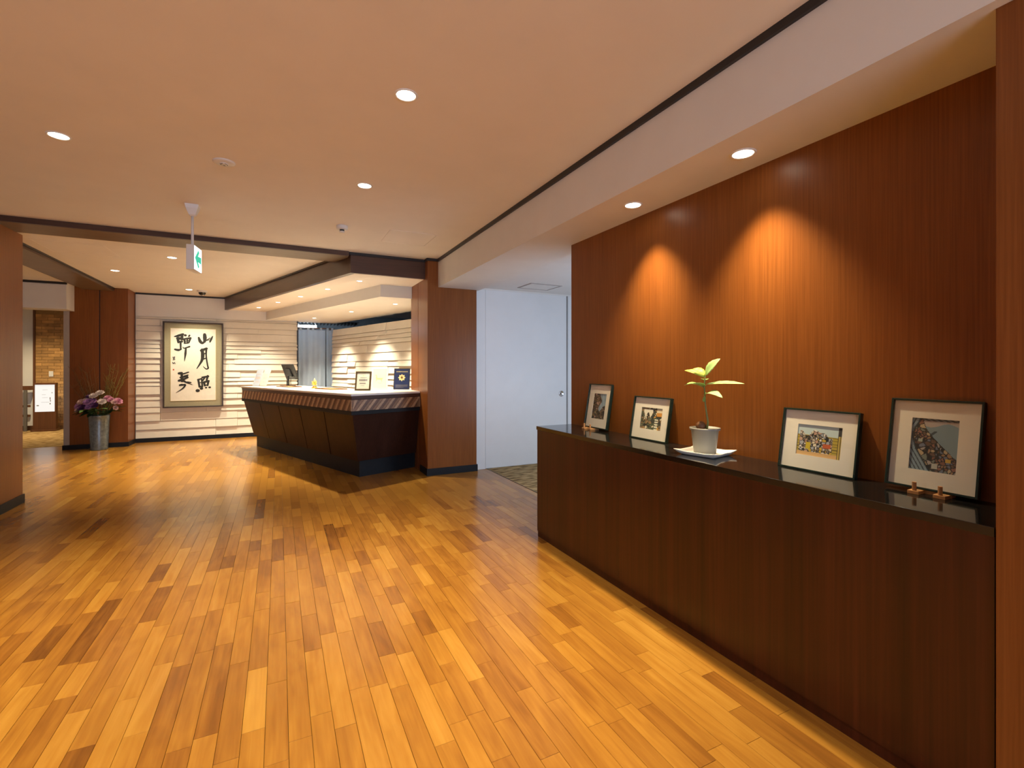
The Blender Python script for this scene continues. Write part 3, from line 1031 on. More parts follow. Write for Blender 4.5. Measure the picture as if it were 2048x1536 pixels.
def strips(parent, start, direc, out, length, pitch, lean):
    zb, zt = 0.818, 0.945
    n = int(length / pitch)
    for k in range(-int(abs(lean) / pitch) - 1, n + 2):
        a0, a1 = k * pitch + 0.001, (k + 1) * pitch - 0.001
        wide = (k % 3)
        if wide == 2:
            a1 = a0 + (a1 - a0) * 0.98
        q = []
        for (s_, z) in ((a0, zb), (a1, zb), (a1 + lean, zt), (a0 + lean, zt)):
            q.append([s_, z])
        # clip to the band ends
        if max(p[0] for p in q) <= 0 or min(p[0] for p in q) >= length:
            continue
        for p in q:
            p[0] = min(max(p[0], 0.0), length)
        if q[1][0] - q[0][0] < 1e-4 and q[2][0] - q[3][0] < 1e-4:
            continue
        prd = 0.006 if wide != 1 else 0.010
        fr_pts = [(start[0] + direc[0] * p[0] + out[0] * prd, start[1] + direc[1] * p[0] + out[1] * prd, p[1]) for p in q]
        bk_pts = [(start[0] + direc[0] * p[0] - out[0] * 0.001, start[1] + direc[1] * p[0] - out[1] * 0.001, p[1]) for p in q]
        mb = MB().add(fr_pts + bk_pts, [(0, 1, 2, 3), (7, 6, 5, 4), (0, 4, 5, 1), (1, 5, 6, 2), (2, 6, 7, 3), (3, 7, 4, 0)])
        mb.build('strip', ('strip_a', 'strip_b', 'strip_c')[wide], parent, mtx=Matrix.Identity(4))


le_, c_, re2 = ring(0.016, 0)
dv = (Vector(c_[:2]) - Vector(le_[:2]))
strips(band[0], le_[:2], tuple(dv.normalized()), tuple(-V), dv.length, 0.042, 0.09)
dv2 = (Vector(re2[:2]) - Vector(c_[:2]))
strips(band[1], c_[:2], tuple(dv2.normalized()), tuple(-U), dv2.length, 0.042, 0.11)
# white top
top = [D(-0.004, -0.004), (CX0 - 0.003, ring(-0.004, 0)[2][1]), (CX0 - 0.003, CY1 + 0.006), (1.655, CY1 + 0.006), D(0.72, 1.18), D(0.98, 1.13), D(0.98, 0.80), D(TL + 0.01, 0.80), D(TL + 0.01, -0.004)]
dbuild(MB().prism(top, 0.992, DT), 'desk_top', 'desk_top_white', bevel=0.002)

# ------------------------------------------------------------------ things on the desk
def frame_matrix(px, py, z, facing_deg, lean_deg):
    """local x = width, z = up, -y = front; leaned back"""
    return Matrix.Translation((px, py, z)) @ Matrix.Rotation(R(facing_deg), 4, 'Z') @ Matrix.Rotation(R(-lean_deg), 4, 'X')


def print_grid(name, parent, w, h, nx, ny, fn, mtx, mat='print_ink'):
    mb = MB()
    cols = []
    for j in range(ny + 1):
        for i in range(nx + 1):
            mb.v.append((-w / 2 + w * i / nx, 0, h * j / ny))
    for j in range(ny):
        for i in range(nx):
            a_ = j * (nx + 1) + i
            mb.f.append((a_, a_ + 1, a_ + nx + 2, a_ + nx + 1))
            c = fn((i + 0.5) / nx, (j + 0.5) / ny)
            cols += [(*c, 1.0)] * 4
    me = mb.mesh(name)
    at_ = me.color_attributes.new('Col', 'FLOAT_COLOR', 'CORNER')
    at_.data.foreach_set('color', [x for c in cols for x in c])
    return link(name, me, mat, parent, mtx=mtx)


def frame_bars(w, h, b_, d):
    f = MB()
    f.box(-w / 2, -w / 2 + b_, -d, 0, 0, h)
    f.box(w / 2 - b_, w / 2, -d, 0, 0, h)
    f.box(-w / 2 + b_, w / 2 - b_, -d, 0, 0, b_)
    f.box(-w / 2 + b_, w / 2 - b_, -d, 0, h - b_, h)
    return f


FACE = -26            # desk frames turn towards the room


def bars(rects, d=0.0006):
    m_ = MB()
    for (x0, x1, z0, z1) in rects:
        m_.box(x0, x1, -d, 0, z0, z1)
    return m_


# certificate in a dark wooden frame
p = D(0.66, 0.52)
t = thing('certificate_frame', 'white certificate in a dark brown frame on the reception desk', 'picture frame',
          mtx=frame_matrix(p[0], p[1], DT + 0.001, FACE, 13))
w, hh = 0.205, 0.255
frame_bars(w, hh, 0.020, 0.02).build('frame', 'dark_frame', t, bevel=0.002)
MB().box(-w / 2 + 0.02, w / 2 - 0.02, -0.012, -0.004, 0.02, hh - 0.02).build('certificate', 'certificate_paper', t)
for q_ in [(-0.055, 0.055, 0.125, 0.152), (-0.045, 0.035, 0.085, 0.103), (-0.030, 0.020, 0.062, 0.066), (-0.04, 0.045, 0.168, 0.174)]:
    bars([q_]).build('text_line', 'ink_grey', t, mtx=Matrix.Translation((0, -0.0122, 0)))
em_ = MB().add([(-0.018, -0.0126, 0.205), (0.0, -0.0126, 0.188), (0.018, -0.0126, 0.205), (0.008, -0.0126, 0.200), (0, -0.0126, 0.208), (-0.008, -0.0126, 0.200)], [(0, 1, 2, 3, 4, 5)])
em_.build('emblem', 'gilt', t)
MB().box(-w / 2 + 0.02, w / 2 - 0.02, -0.016, -0.015, 0.02, hh - 0.02).build('glass', 'glass', t)
MB().box(-w / 2 + 0.004, w / 2 - 0.004, 0.0, 0.004, 0.004, hh - 0.004).build('backing', 'plastic_black', t)

# pale framed print of a golden animal
p = D(0.78, 0.84)
t = thing('print_frame', 'pale framed print with a golden animal drawing, between the two certificates', 'picture frame',
          mtx=frame_matrix(p[0], p[1], DT + 0.001, FACE, 10))
w, hh = 0.225, 0.300
MB().box(-w / 2, w / 2, -0.012, 0, 0, hh).build('board', 'mat_board', t, bevel=0.002)
MB().box(-w / 2 + 0.018, w / 2 - 0.018, -0.0125, -0.012, 0.028, hh - 0.016).build('print', 'pale_print', t)
gbar = frame_bars(w - 0.03, hh - 0.04, 0.003, 0.001).build('border_line', 'plastic_white', t, mtx=Matrix.Translation((0, -0.0125, 0.026)))


def ribbon(mb, pts, wid, y0, closed=False):
    """flat brush stroke in the x-z plane at y0; wid per point"""
    P = [Vector((x, z)) for x, z in pts]
    if len(P) == 1:
        P = [P[0] + Vector((-wid[0] * 0.1, 0)), P[0] + Vector((wid[0] * 0.1, 0))]
        wid = [wid[0], wid[0]]
    # resample with Catmull-Rom
    Q, W_ = [], []
    n = len(P)
    for i in range(n - 1):
        p0, p1, p2, p3 = P[max(i - 1, 0)], P[i], P[i + 1], P[min(i + 2, n - 1)]
        for k in range(6):
            tt = k / 6
            Q.append(0.5 * ((2 * p1) + (p2 - p0) * tt + (2 * p0 - 5 * p1 + 4 * p2 - p3) * tt * tt + (3 * p1 - p0 - 3 * p2 + p3) * tt ** 3))
            W_.append(wid[i] * (1 - tt) + wid[i + 1] * tt)
    Q.append(P[-1]); W_.append(wid[-1])
    # rounded ends
    d0 = (Q[1] - Q[0]).normalized(); d1 = (Q[-1] - Q[-2]).normalized()
    pre = [(Q[0] - d0 * W_[0] * 0.5 * a_, W_[0] * b_) for a_, b_ in ((0.95, 0.3), (0.7, 0.7))]
    suf = [(Q[-1] + d1 * W_[-1] * 0.5 * a_, W_[-1] * b_) for a_, b_ in ((0.7, 0.7), (0.95, 0.3))]
    Q = [q for q, _ in pre] + Q + [q for q, _ in suf]
    W_ = [q for _, q in pre] + W_ + [q for _, q in suf]
    vs_, fs = [], []
    for i, q in enumerate(Q):
        d = (Q[min(i + 1, len(Q) - 1)] - Q[max(i - 1, 0)]).normalized()
        nrm = Vector((-d.y, d.x)) * W_[i] * 0.5
        vs_.append((q.x + nrm.x, y0, q.y + nrm.y))
        vs_.append((q.x - nrm.x, y0, q.y - nrm.y))
    for i in range(len(Q) - 1):
        fs.append((2 * i, 2 * i + 1, 2 * i + 3, 2 * i + 2))
    mb.add(vs_, fs)


gd = MB()
for k, (pts, wd) in enumerate([([(-0.045, 0.165), (-0.03, 0.15), (0.03, 0.15)], [0.02, 0.024, 0.022]), ([(-0.042, 0.165), (-0.046, 0.195), (-0.058, 0.20)], [0.012, 0.012, 0.008]),
                              ([(-0.04, 0.145), (-0.052, 0.115)], [0.012, 0.006]), ([(0.03, 0.15), (0.05, 0.16)], [0.012, 0.004]), ([(0.02, 0.145), (0.03, 0.11)], [0.012, 0.006]),
                              ([(-0.02, 0.10), (0.0, 0.085), (0.03, 0.095)], [0.004, 0.004, 0.004])]):
    ribbon(gd, pts, wd, -0.0132 - k * 0.0001)
gd.build('animal_drawing', 'gilt', t)

# navy certificate with a gold flower emblem
p = D(0.60, 1.075)
t = thing('navy_certificate', 'navy blue certificate with a gold flower emblem, beside the wooden column', 'picture frame',
          mtx=frame_matrix(p[0], p[1], DT + 0.001, FACE, 12))
w, hh = 0.222, 0.295
MB().box(-w / 2, w / 2, -0.014, 0, 0, hh).build('board', 'navy', t, bevel=0.002)
frame_bars(w, hh, 0.006, 0.002).build('border', 'dark_frame', t, mtx=Matrix.Translation((0, -0.0135, 0)))
hd = MB()
for k in range(9):
    x = -0.072 + k * 0.018
    hd.box(x - 0.007, x + 0.007, -0.0008, 0, 0.252, 0.255)
    hd.box(x - 0.007, x + 0.007, -0.0008, 0, 0.244, 0.247)
    hd.box(x - 0.0015, x + 0.0015, -0.0008, 0, 0.240, 0.258)
hd.build('heading', 'gilt', t, mtx=Matrix.Translation((0, -0.0141, 0)))
fl = MB()
for k in range(8):
    a_ = k * math.pi / 4 + math.pi / 2
    ca, sa = math.cos(a_), math.sin(a_)
    pt = [(0.016, -0.010), (0.034, -0.014), (0.052, 0.0), (0.034, 0.014), (0.016, 0.010)]
    fl.add([(x * ca - y * sa, -0.0146, 0.165 + x * sa + y * ca) for x, y in pt], [(0, 1, 2, 3, 4)])
fl.build('emblem_petals', 'gilt', t)
fc = MB()
fc.add([(0.013 * math.cos(k * math.pi / 6), -0.0150, 0.165 + 0.013 * math.sin(k * math.pi / 6)) for k in range(12)], [tuple(range(12))])
fc.build('emblem_centre', 'brass', t)
for q_ in [(-0.085, 0.085, z, z + 0.003) for z in (0.062, 0.050, 0.038)] + [(-0.085, 0.03, 0.026, 0.029)]:
    bars([q_]).build('text_line', 'ink_grey', t, mtx=Matrix.Translation((0, -0.0141, 0)))

# brochure pair in a stand
p = D(3.34, 0.20)
t = thing('brochure_stand', 'two pale leaflets leaning in a clear stand at the far desk end', 'brochures', mtx=frame_matrix(p[0], p[1], DT + 0.001, -38, 0))
for k, x in enumerate((-0.088, 0.052)):
    mb = MB().box(-0.062, 0.062, -0.003, 0.003, 0, 0.30)
    o = mb.build('leaflet', ('paper_cool', 'leaflet_cream')[k], t, mtx=Matrix.Translation((x, 0, 0.008)) @ Matrix.Rotation(R(-24), 4, 'X'))
    bars([(-0.045, 0.03, 0.20, 0.212), (-0.045, 0.045, 0.12, 0.16), (-0.03, 0.04, 0.06, 0.075)]).build('print', 'ink_grey' if k > 1 else 'pale_print', o, mtx=Matrix.Translation((0, -0.0031, 0)))
MB().box(-0.17, 0.13, -0.03, 0.16, 0, 0.006).build('stand_base', 'glass', t)

# computer monitor seen from behind
p = D(3.13, 0.56)
mo = thing('computer_monitor', 'black computer monitor seen from behind on a stand', 'monitor', (p[0], p[1], DT), rotz=R(-64))
MB().box(-0.11, 0.11, -0.08, 0.08, 0.0, 0.012).build('stand_base', 'plastic_black', mo, bevel=0.004)
MB().hexa([(-0.022, -0.02, 0.012), (0.022, -0.02, 0.012), (0.022, 0.015, 0.012), (-0.022, 0.015, 0.012),
           (-0.018, -0.015, 0.17), (0.018, -0.015, 0.17), (0.018, 0.012, 0.17), (-0.018, 0.012, 0.17)]).build('stand_neck', 'plastic_black', mo, bevel=0.003)
pmx = Matrix.Translation((0.0, 0.02, 0.235)) @ Matrix.Rotation(R(20), 4, 'X')
pn_ = MB().box(-0.19, 0.19, 0.0, 0.022, -0.135, 0.135).build('display_panel', 'plastic_black', mo, bevel=0.004, mtx=pmx)
MB().box(-0.06, 0.06, -0.018, 0.0, -0.08, 0.06).build('rear_cover', 'plastic_black', pn_, bevel=0.006)
MB().box(-0.182, 0.182, 0.0222, 0.023, -0.127, 0.127).build('screen', 'black_top', pn_)
MB().lathe([(0.006, 0), (0.006, 0.001)], 14).build('maker_mark', 'chrome', pn_, mtx=Matrix.Translation((-0.05, -0.0002, 0.09)) @ Matrix.Rotation(R(90), 4, 'X'))
MB().tube([(0.05, 0.02, 0.14), (0.07, 0.0, 0.07), (0.12, -0.02, 0.02), (0.2, -0.03, 0.006), (0.30, -0.02, 0.006)], 0.004, 6).build('cable', 'cable', mo, smooth=True)
MB().tube([(0.04, 0.02, 0.14), (0.085, 0.01, 0.09), (0.10, 0.0, 0.03), (0.13, 0.03, 0.006)], 0.003, 6).build('cable', 'cable', mo, smooth=True)

# gold ornament: little star flower figure on a plinth
p = D(1.93, 0.46)
go = thing('gold_ornament', 'small golden ornament standing in the middle of the desk top', 'ornament', (p[0], p[1], DT))
MB().lathe([(0.045, 0), (0.045, 0.012), (0.030, 0.018), (0.024, 0.03)], 20).build('plinth', 'gold_ornament', go, smooth=False)
st = MB()
rg = random.Random(3)
for k in range(26):
    th = rg.uniform(0, 6.283); ph = rg.uniform(-0.5, 1.4)
    d = Vector((math.cos(th) * math.cos(ph), math.sin(th) * math.cos(ph), math.sin(ph)))
    c = Vector((0, 0, 0.06))
    L = rg.uniform(0.04, 0.062)
    st.tube([c, c + d * L * 0.6, c + d * L], [0.014, 0.012, 0.002], 5)
st.build('petals', 'gold_ornament', go)
MB().lathe([(0.016, 0.08), (0.020, 0.105), (0.012, 0.125), (0.002, 0.150)], 12).build('finial', 'gilt', go, smooth=True)

# wooden writing tray and flat pads
for (a_, w_, l_, d_, mat_, lab, nm, cat) in [
        (2.75, 0.42, 0.50, 0.20, 'light_wood', 'thin wooden tray lying on the desk in front of the monitor', 'wooden_tray', 'tray'),
        (1.42, 0.46, 0.52, 0.22, 'light_wood', 'thin wooden tray lying on the desk right of the gold ornament', 'wooden_tray', 'tray')]:
    p = D(a_, w_)
    t = thing(nm, lab, cat, (p[0], p[1], DT), rotz=math.atan2(U.y, U.x))
    MB().box(-l_ / 2, l_ / 2, -d_ / 2, d_ / 2, 0, 0.006).build('tray_base', mat_, t)
    rm = MB()
    rm.box(-l_ / 2, l_ / 2, -d_ / 2, -d_ / 2 + 0.008, 0.006, 0.014)
    rm.box(-l_ / 2, l_ / 2, d_ / 2 - 0.008, d_ / 2, 0.006, 0.014)
    rm.box(-l_ / 2, -l_ / 2 + 0.008, -d_ / 2 + 0.008, d_ / 2 - 0.008, 0.006, 0.014)
    rm.box(l_ / 2 - 0.008, l_ / 2, -d_ / 2 + 0.008, d_ / 2 - 0.008, 0.006, 0.014)
    rm.build('rim', 'sign_wood', t)

# curtain in the doorway
cu = thing('curtain', 'pale blue grey door curtain hanging in the doorway behind the desk', 'curtain', (0.334, YB + 0.05, 0))


def curtain_panel(x0, x1, z0, z1, seed, amp):
    rg = random.Random(seed)
    mb = MB()
    nx, nz = 48, 14
    ph = [rg.uniform(0, 6.28) for _ in range(4)]
    for s_ in (0, 1):
        for j in range(nz + 1):
            for i in range(nx + 1):
                f = i / nx
                g_ = j / nz
                x = x0 + (x1 - x0) * f
                y = amp * (0.5 + 0.5 * (1 - g_)) * (math.sin(f * 15 + ph[0]) * 0.6 + math.sin(f * 29 + ph[1] + g_ * 0.8) * 0.35 + math.sin(f * 7 + ph[2]) * 0.3)
                mb.v.append((x, y + s_ * 0.002, z0 + (z1 - z0) * g_))
    nn = (nx + 1) * (nz + 1)
    for s_ in (0, 1):
        for j in range(nz):
            for i in range(nx):
                a_ = s_ * nn + j * (nx + 1) + i
                q = (a_, a_ + 1, a_ + nx + 2, a_ + nx + 1)
                mb.f.append(q if s_ == 0 else q[::-1])
    return mb


curtain_panel(0.02, 0.525, 0.25, 2.10, 2, 0.030).build('curtain_panel', 'curtain_cloth', cu, smooth=True)
curtain_panel(0.545, 0.69, 0.25, 2.10, 5, 0.024).build('curtain_panel', 'curtain_cloth', cu, smooth=True)
MB().tube([(0.002, 0, 2.135), (0.70, 0, 2.135)], 0.010, 10).build('rod', 'sign_wood', cu, smooth=True)
for x in (0.06, 0.20, 0.29, 0.44, 0.57, 0.66):
    MB().box(x - 0.022, x + 0.022, -0.012, 0.012, 2.085, 2.148).build('tab', 'curtain_cloth', cu, bevel=0.004)
struct(MB().box(0.320, 0.342, YB - 0.04, YB + 0.15, 0, IZ).build('trim_12', 'black_trim'))

# framed calligraphy
ca = thing('calligraphy_frame', 'large framed brush calligraphy hanging on the white relief wall', 'framed calligraphy', (-1.400, YB - 0.064, 0.60))
W_, H_ = 0.925, 1.555
frame_bars(W_, H_, 0.022, 0.05).build('frame', 'scroll_frame', ca, bevel=0.003)
MB().box(-W_ / 2 + 0.022, W_ / 2 - 0.022, -0.02, 0.0, 0.022, H_ - 0.022).build('brocade_mount', 'brocade', ca)
PX0, PX1, PZ0, PZ1 = -0.348, 0.341, 0.125, 1.435
MB().box(PX0, PX1, -0.024, -0.02, PZ0, PZ1).build('paper_sheet', 'paper', ca)
frame_bars(PX1 - PX0 + 0.012, PZ1 - PZ0 + 0.012, 0.006, 0.0055).build('gold_fillet', 'gilt', ca, mtx=Matrix.Translation(((PX0 + PX1) / 2, -0.02, PZ0 - 0.006)))
STROKES = [
    # mountain
    ([(690, 298), (694, 350), (690, 410)], [50, 62, 40]), ([(600, 348), (622, 405), (655, 432), (690, 405)], [30, 52, 44, 30]),
    ([(645, 432), (705, 396), (775, 350)], [30, 20, 14]), ([(695, 398), (780, 376)], [14, 10]), ([(812, 325), (792, 368), (772, 412)], [18, 34, 26]),
    # moon
    ([(652, 535), (660, 630), (642, 715), (570, 832)], [46, 56, 40, 10]), ([(640, 548), (720, 516)], [46, 42]),
    ([(716, 515), (714, 630), (734, 770), (744, 822), (712, 834), (668, 795)], [36, 24, 24, 26, 20, 8]),
    ([(668, 602), (716, 590)], [26, 22]), ([(662, 682), (716, 666)], [28, 20]),
    # shine
    ([(594, 1000), (612, 1112)], [34, 32]), ([(588, 1002), (645, 984)], [30, 24]), ([(645, 985), (655, 1110)], [24, 30]), ([(612, 1050), (650, 1042)], [16, 16]), ([(612, 1112), (655, 1102)], [28, 26]),
    ([(656, 966), (745, 950)], [34, 34]), ([(738, 944), (722, 1008)], [36, 30]), ([(696, 960), (662, 1015)], [30, 24]), ([(678, 1042), (752, 1022)], [38, 36]),
    ([(748, 1022), (736, 1092)], [38, 28]), ([(682, 1048), (692, 1094)], [36, 32]), ([(690, 1090), (735, 1084)], [26, 24]),
    ([(585, 1170)], [56]), ([(642, 1138)], [46]), ([(712, 1126)], [32]), ([(768, 1122)], [36]),
    # pluck
    ([(238, 342), (300, 326), (365, 302)], [14, 44, 36]), ([(352, 308), (350, 385)], [44, 40]), ([(285, 366), (350, 372)], [46, 46]), ([(288, 366), (298, 428)], [44, 36]),
    ([(296, 420), (352, 416)], [36, 32]), ([(330, 430), (332, 538)], [32, 24]), ([(248, 536), (300, 545), (345, 528)], [30, 40, 14]),
    ([(400, 318)], [40]), ([(462, 318), (452, 334)], [30, 24]), ([(376, 378), (478, 358)], [34, 34]), ([(384, 382), (394, 440)], [32, 26]), ([(430, 372), (428, 440)], [24, 20]),
    ([(476, 364), (452, 428)], [32, 24]), ([(390, 410), (455, 398)], [18, 16]), ([(386, 440), (450, 434)], [24, 18]), ([(362, 496), (384, 516), (462, 490)], [8, 18, 28]),
    ([(408, 512), (402, 600), (386, 718)], [26, 36, 5]),
    # zither
    ([(308, 902), (345, 896)], [44, 40]), ([(374, 908), (448, 884)], [26, 20]), ([(382, 946), (438, 928)], [28, 24]), ([(346, 900), (352, 1020)], [38, 40]),
    ([(306, 1012), (388, 988)], [38, 36]), ([(325, 965), (430, 950)], [26, 28]), ([(384, 990), (436, 966)], [26, 30]), ([(352, 1002), (415, 1040), (510, 1078)], [40, 28, 3]),
    ([(428, 1034), (482, 1042)], [20, 22]), ([(320, 1082), (352, 1074)], [32, 34]), ([(345, 1082), (398, 1078), (362, 1132), (262, 1198)], [28, 30, 24, 4]),
    # signature
    ([(220, 648), (226, 692)], [9, 9]), ([(242, 645), (240, 698)], [10, 8]), ([(218, 697), (250, 690)], [8, 8]), ([(214, 662), (248, 655)], [6, 6]), ([(222, 675), (246, 670)], [6, 6]),
    ([(214, 735), (234, 755)], [12, 8]), ([(242, 733), (252, 756)], [10, 8]), ([(216, 752), (236, 742)], [7, 7]),
]


def cmap(x, y):
    return (PX0 + (x - 185) / 675.0 * (PX1 - PX0), PZ1 - (y - 215) / 1105.0 * (PZ1 - PZ0))


sw = (PX1 - PX0) / 675.0
for nm, lab, a_, b_ in (('character', 'brushed character for mountain', 0, 5), ('character', 'brushed character for moon', 5, 10), ('character', 'brushed character for shine', 10, 26),
                        ('character', 'brushed character for pluck', 26, 43), ('character', 'brushed character for zither', 43, 54), ('signature', 'small brushed signature', 54, 62)):
    ink = MB()
    for k in range(a_, b_):
        pts, wd = STROKES[k]
        ribbon(ink, [cmap(*q) for q in pts], [q * sw for q in wd], -0.0245 - 0.00006 * k)
    ink.build(nm, 'ink', ca)['label'] = lab
s0 = cmap(226, 845)
MB().box(s0[0] - 0.011, s0[0] + 0.011, -0.0246, -0.0242, s0[1] - 0.014, s0[1] + 0.014).build('red_seal', 'seal_red', ca)

# ------------------------------------------------------------------ sideboard
sb = thing('sideboard', 'long dark wood sideboard with a glossy black top along the veneer wall', 'sideboard', (KX, 1.9, 0))
SI = Matrix.Translation((-KX, -1.9, 0))
SY0, SY1 = 0.594, 3.215
MB().box(KX, XW - 0.002, SY0, SY1, 0.0, 0.828).build('body', 'veneer_dark', sb, mtx=SI)
MB().box(KX - 0.006, KX, SY0, SY1, 0.045, 0.828).build('front_panel', 'veneer_dark', sb, mtx=SI)
MB().box(KX - 0.008, XW - 0.002, SY0, SY1 + 0.012, 0.828, KT).build('black_top', 'black_top', sb, bevel=0.0015, mtx=SI)


# ------------------------------------------------------------------ framed prints on the sideboard
def cells(seed, n, pal, region=None):
    rg = random.Random(seed)
    pts = []
    while len(pts) < n:
        u, v = rg.random(), rg.random()
        if region is None or region(u, v):
            pts.append((u, v, rg.choice(pal)))
    return pts


def voro(pts, u, v, line, asp=1.0, lw=0.012):
    b1 = b2 = 9.0
    c1 = None
    for a_, b_, c in pts:
        q = (u - a_) ** 2 * asp * asp + (v - b_) ** 2
        if q < b1:
            b2 = b1; b1 = q; c1 = c
        elif q < b2:
            b2 = q
    if math.sqrt(b2) - math.sqrt(b1) < lw:
        return line
    return c1


DK = (0.02, 0.022, 0.022)
pA = cells(1, 130, [(0.16, 0.10, 0.06), (0.30, 0.20, 0.14), (0.09, 0.07, 0.05), (0.45, 0.30, 0.26), (0.22, 0.17, 0.08), (0.36, 0.28, 0.16)])


def fn_street(u, v):
    if v > 0.42 + 0.12 * math.sin(u * 9) and u > 0.56 + 0.10 * math.sin(v * 11):
        return (0.30, 0.42, 0.52) if (int(u * 40) + int(v * 14)) % 9 else (0.12, 0.2, 0.28)
    return voro(pA, u, v, DK, 0.7, 0.016)


pB = cells(2, 120, [(0.10, 0.13, 0.07), (0.16, 0.17, 0.10), (0.55, 0.30, 0.06), (0.66, 0.60, 0.42), (0.05, 0.06, 0.05), (0.30, 0.20, 0.10)])


def fn_garden(u, v):
    if v > 0.55 and 0.12 < u < 0.55 and v < 0.92 and v > 0.62 + 0.25 * abs(math.sin(u * 14)) - 0.1:
        return (0.80, 0.78, 0.66)
    if u > 0.72 and 0.62 < v < 0.97:
        return (0.62, 0.28, 0.05) if v < 0.80 else (0.74, 0.68, 0.5)
    if 0.66 < u < 0.82 and v < 0.5 and (v * 9) % 1 < 0.6:
        return (0.72, 0.74, 0.62)
    return voro(pB, u, v, DK, 1.0, 0.014)


pC = cells(4, 150, [(0.72, 0.66, 0.50), (0.55, 0.50, 0.42), (0.40, 0.44, 0.50), (0.60, 0.42, 0.06), (0.75, 0.72, 0.66), (0.22, 0.18, 0.16), (0.52, 0.34, 0.26), (0.35, 0.30, 0.22)],
           lambda u, v: 0.04 < u < 0.84 and 0.08 < v < 0.90)


def fn_crowd(u, v):
    top_ = 0.70 + 0.10 * math.sin(u * 19) * math.sin(u * 5 + 0.6) + 0.10 * math.exp(-((u - 0.42) / 0.15) ** 2)
    if u > 0.90:
        if v > 0.72:
            return (0.05, 0.05, 0.05)
        return (0.52, 0.40, 0.10) if int(u * 60) % 3 else DK
    if v < 0.14:
        return (0.66, 0.42, 0.18)
    if 0.06 < u < 0.80 and v < top_:
        if 0.60 < u < 0.76 and 0.30 < v < 0.44:
            return (0.55, 0.12, 0.04)
        if 0.22 < u < 0.32 and 0.22 < v < 0.44:
            return (0.58, 0.46, 0.03)
        return voro(pC, u, v, DK, 1.3, 0.014)
    if v < 0.66:
        return (0.48, 0.38, 0.06) if (v * 11) % 1 > 0.22 else (0.16, 0.12, 0.03)
    return (0.52, 0.66, 0.70)


pD = cells(6, 190, [(0.24, 0.11, 0.07), (0.36, 0.22, 0.12), (0.20, 0.24, 0.20), (0.50, 0.40, 0.24), (0.15, 0.09, 0.06), (0.40, 0.36, 0.34), (0.30, 0.14, 0.10), (0.16, 0.2, 0.28)])


def lut(tab, v):
    for (a_, p_), (b_, q_) in zip(tab, tab[1:]):
        if a_ <= v <= b_:
            return p_ + (q_ - p_) * (v - a_) / (b_ - a_)
    return tab[-1][1]


HL = [(0.0, 0.46), (0.2, 0.30), (0.4, 0.14), (0.6, 0.06), (0.78, 0.07), (0.9, 0.15), (1.0, 0.20)]
HR = [(0.0, 1.01), (0.25, 1.01), (0.32, 0.90), (0.5, 0.66), (0.64, 0.48), (0.8, 0.32), (0.9, 0.27), (1.0, 0.24)]


def fn_boat(u, v):
    # a crowded hull runs from the upper left to the lower right over blue water
    left, right = lut(HL, v), lut(HR, v)
    if left < u < right:
        if abs(u - left) < 0.016 or abs(u - right) < 0.014:
            return DK
        if 0.76 < u < 0.86 and 0.21 < v < 0.27:
            return (0.60, 0.40, 0.05)
        if 0.48 < u < 0.60 and 0.07 < v < 0.16:
            return (0.48, 0.52, 0.48)
        if 0.16 < u < 0.26 and 0.54 < v < 0.60:
            return (0.34, 0.42, 0.36)
        return voro(pD, u, v, DK, 0.72, 0.013)
    if u <= left:
        q = (left - u) * 11
        return (0.04, 0.06, 0.08) if q % 1 < 0.32 else (0.24, 0.34, 0.42)
    if v > 0.945:
        return (0.05, 0.06, 0.06) if int(u * 22 + v * 60) % 3 else (0.22, 0.25, 0.26)
    if v > 0.87 + 0.04 * math.sin(u * 9 + 1.0):
        return (0.44, 0.40, 0.38)
    if 0.40 < u < 0.54 and 0.66 < v < 0.76 and abs((u - 0.40) * 0.8 - (v - 0.66)) < 0.03:
        return (0.05, 0.08, 0.10)
    return (0.21, 0.31, 0.37)


def picture(label, yc, zb, w, h, pw, ph, fn, nx, ny, xb=2.060, dz=0.0, lean=9.8):
    # local x runs towards -Y (right in view), local -y faces the room (-X)
    m_ = Matrix.Translation((xb, yc, zb)) @ Matrix.Rotation(R(-90), 4, 'Z') @ Matrix.Rotation(R(-lean), 4, 'X')
    t = thing('picture_frame', label, 'picture frame', mtx=m_, group='framed prints on the sideboard')
    f = MB()
    b_, d0, d1 = 0.0075, -0.0, 0.022
    f.box(-w / 2, -w / 2 + b_, d0, d1, 0, h)
    f.box(w / 2 - b_, w / 2, d0, d1, 0, h)
    f.box(-w / 2 + b_, w / 2 - b_, d0, d1, 0, b_)
    f.box(-w / 2 + b_, w / 2 - b_, d0, d1, h - b_, h)
    f.build('frame', 'green_frame', t, bevel=0.0012)
    MB().box(-w / 2 + b_, w / 2 - b_, 0.018, 0.021, b_, h - b_).build('backing', 'plastic_black', t)
    # mat with an opening
    px, pz = 0.0, h * 0.5 + dz
    mt = MB()
    x0, x1, z0, z1 = -w / 2 + b_, w / 2 - b_, b_, h - b_
    a0, a1, c0, c1 = px - pw / 2, px + pw / 2, pz - ph / 2, pz + ph / 2
    mt.box(x0, a0, 0.013, 0.0165, z0, z1)
    mt.box(a1, x1, 0.013, 0.0165, z0, z1)
    mt.box(a0, a1, 0.013, 0.0165, z0, c0)
    mt.box(a0, a1, 0.013, 0.0165, c1, z1)
    mt.build('mat', 'mat_board', t)
    print_grid('print', t, pw + 0.004, ph + 0.004, nx, ny, fn, Matrix.Translation((px, 0.0172, c0 - 0.002)))
    MB().box(x0, x1, 0.004, 0.0055, z0, z1).build('glass', 'glass', t)
    return t


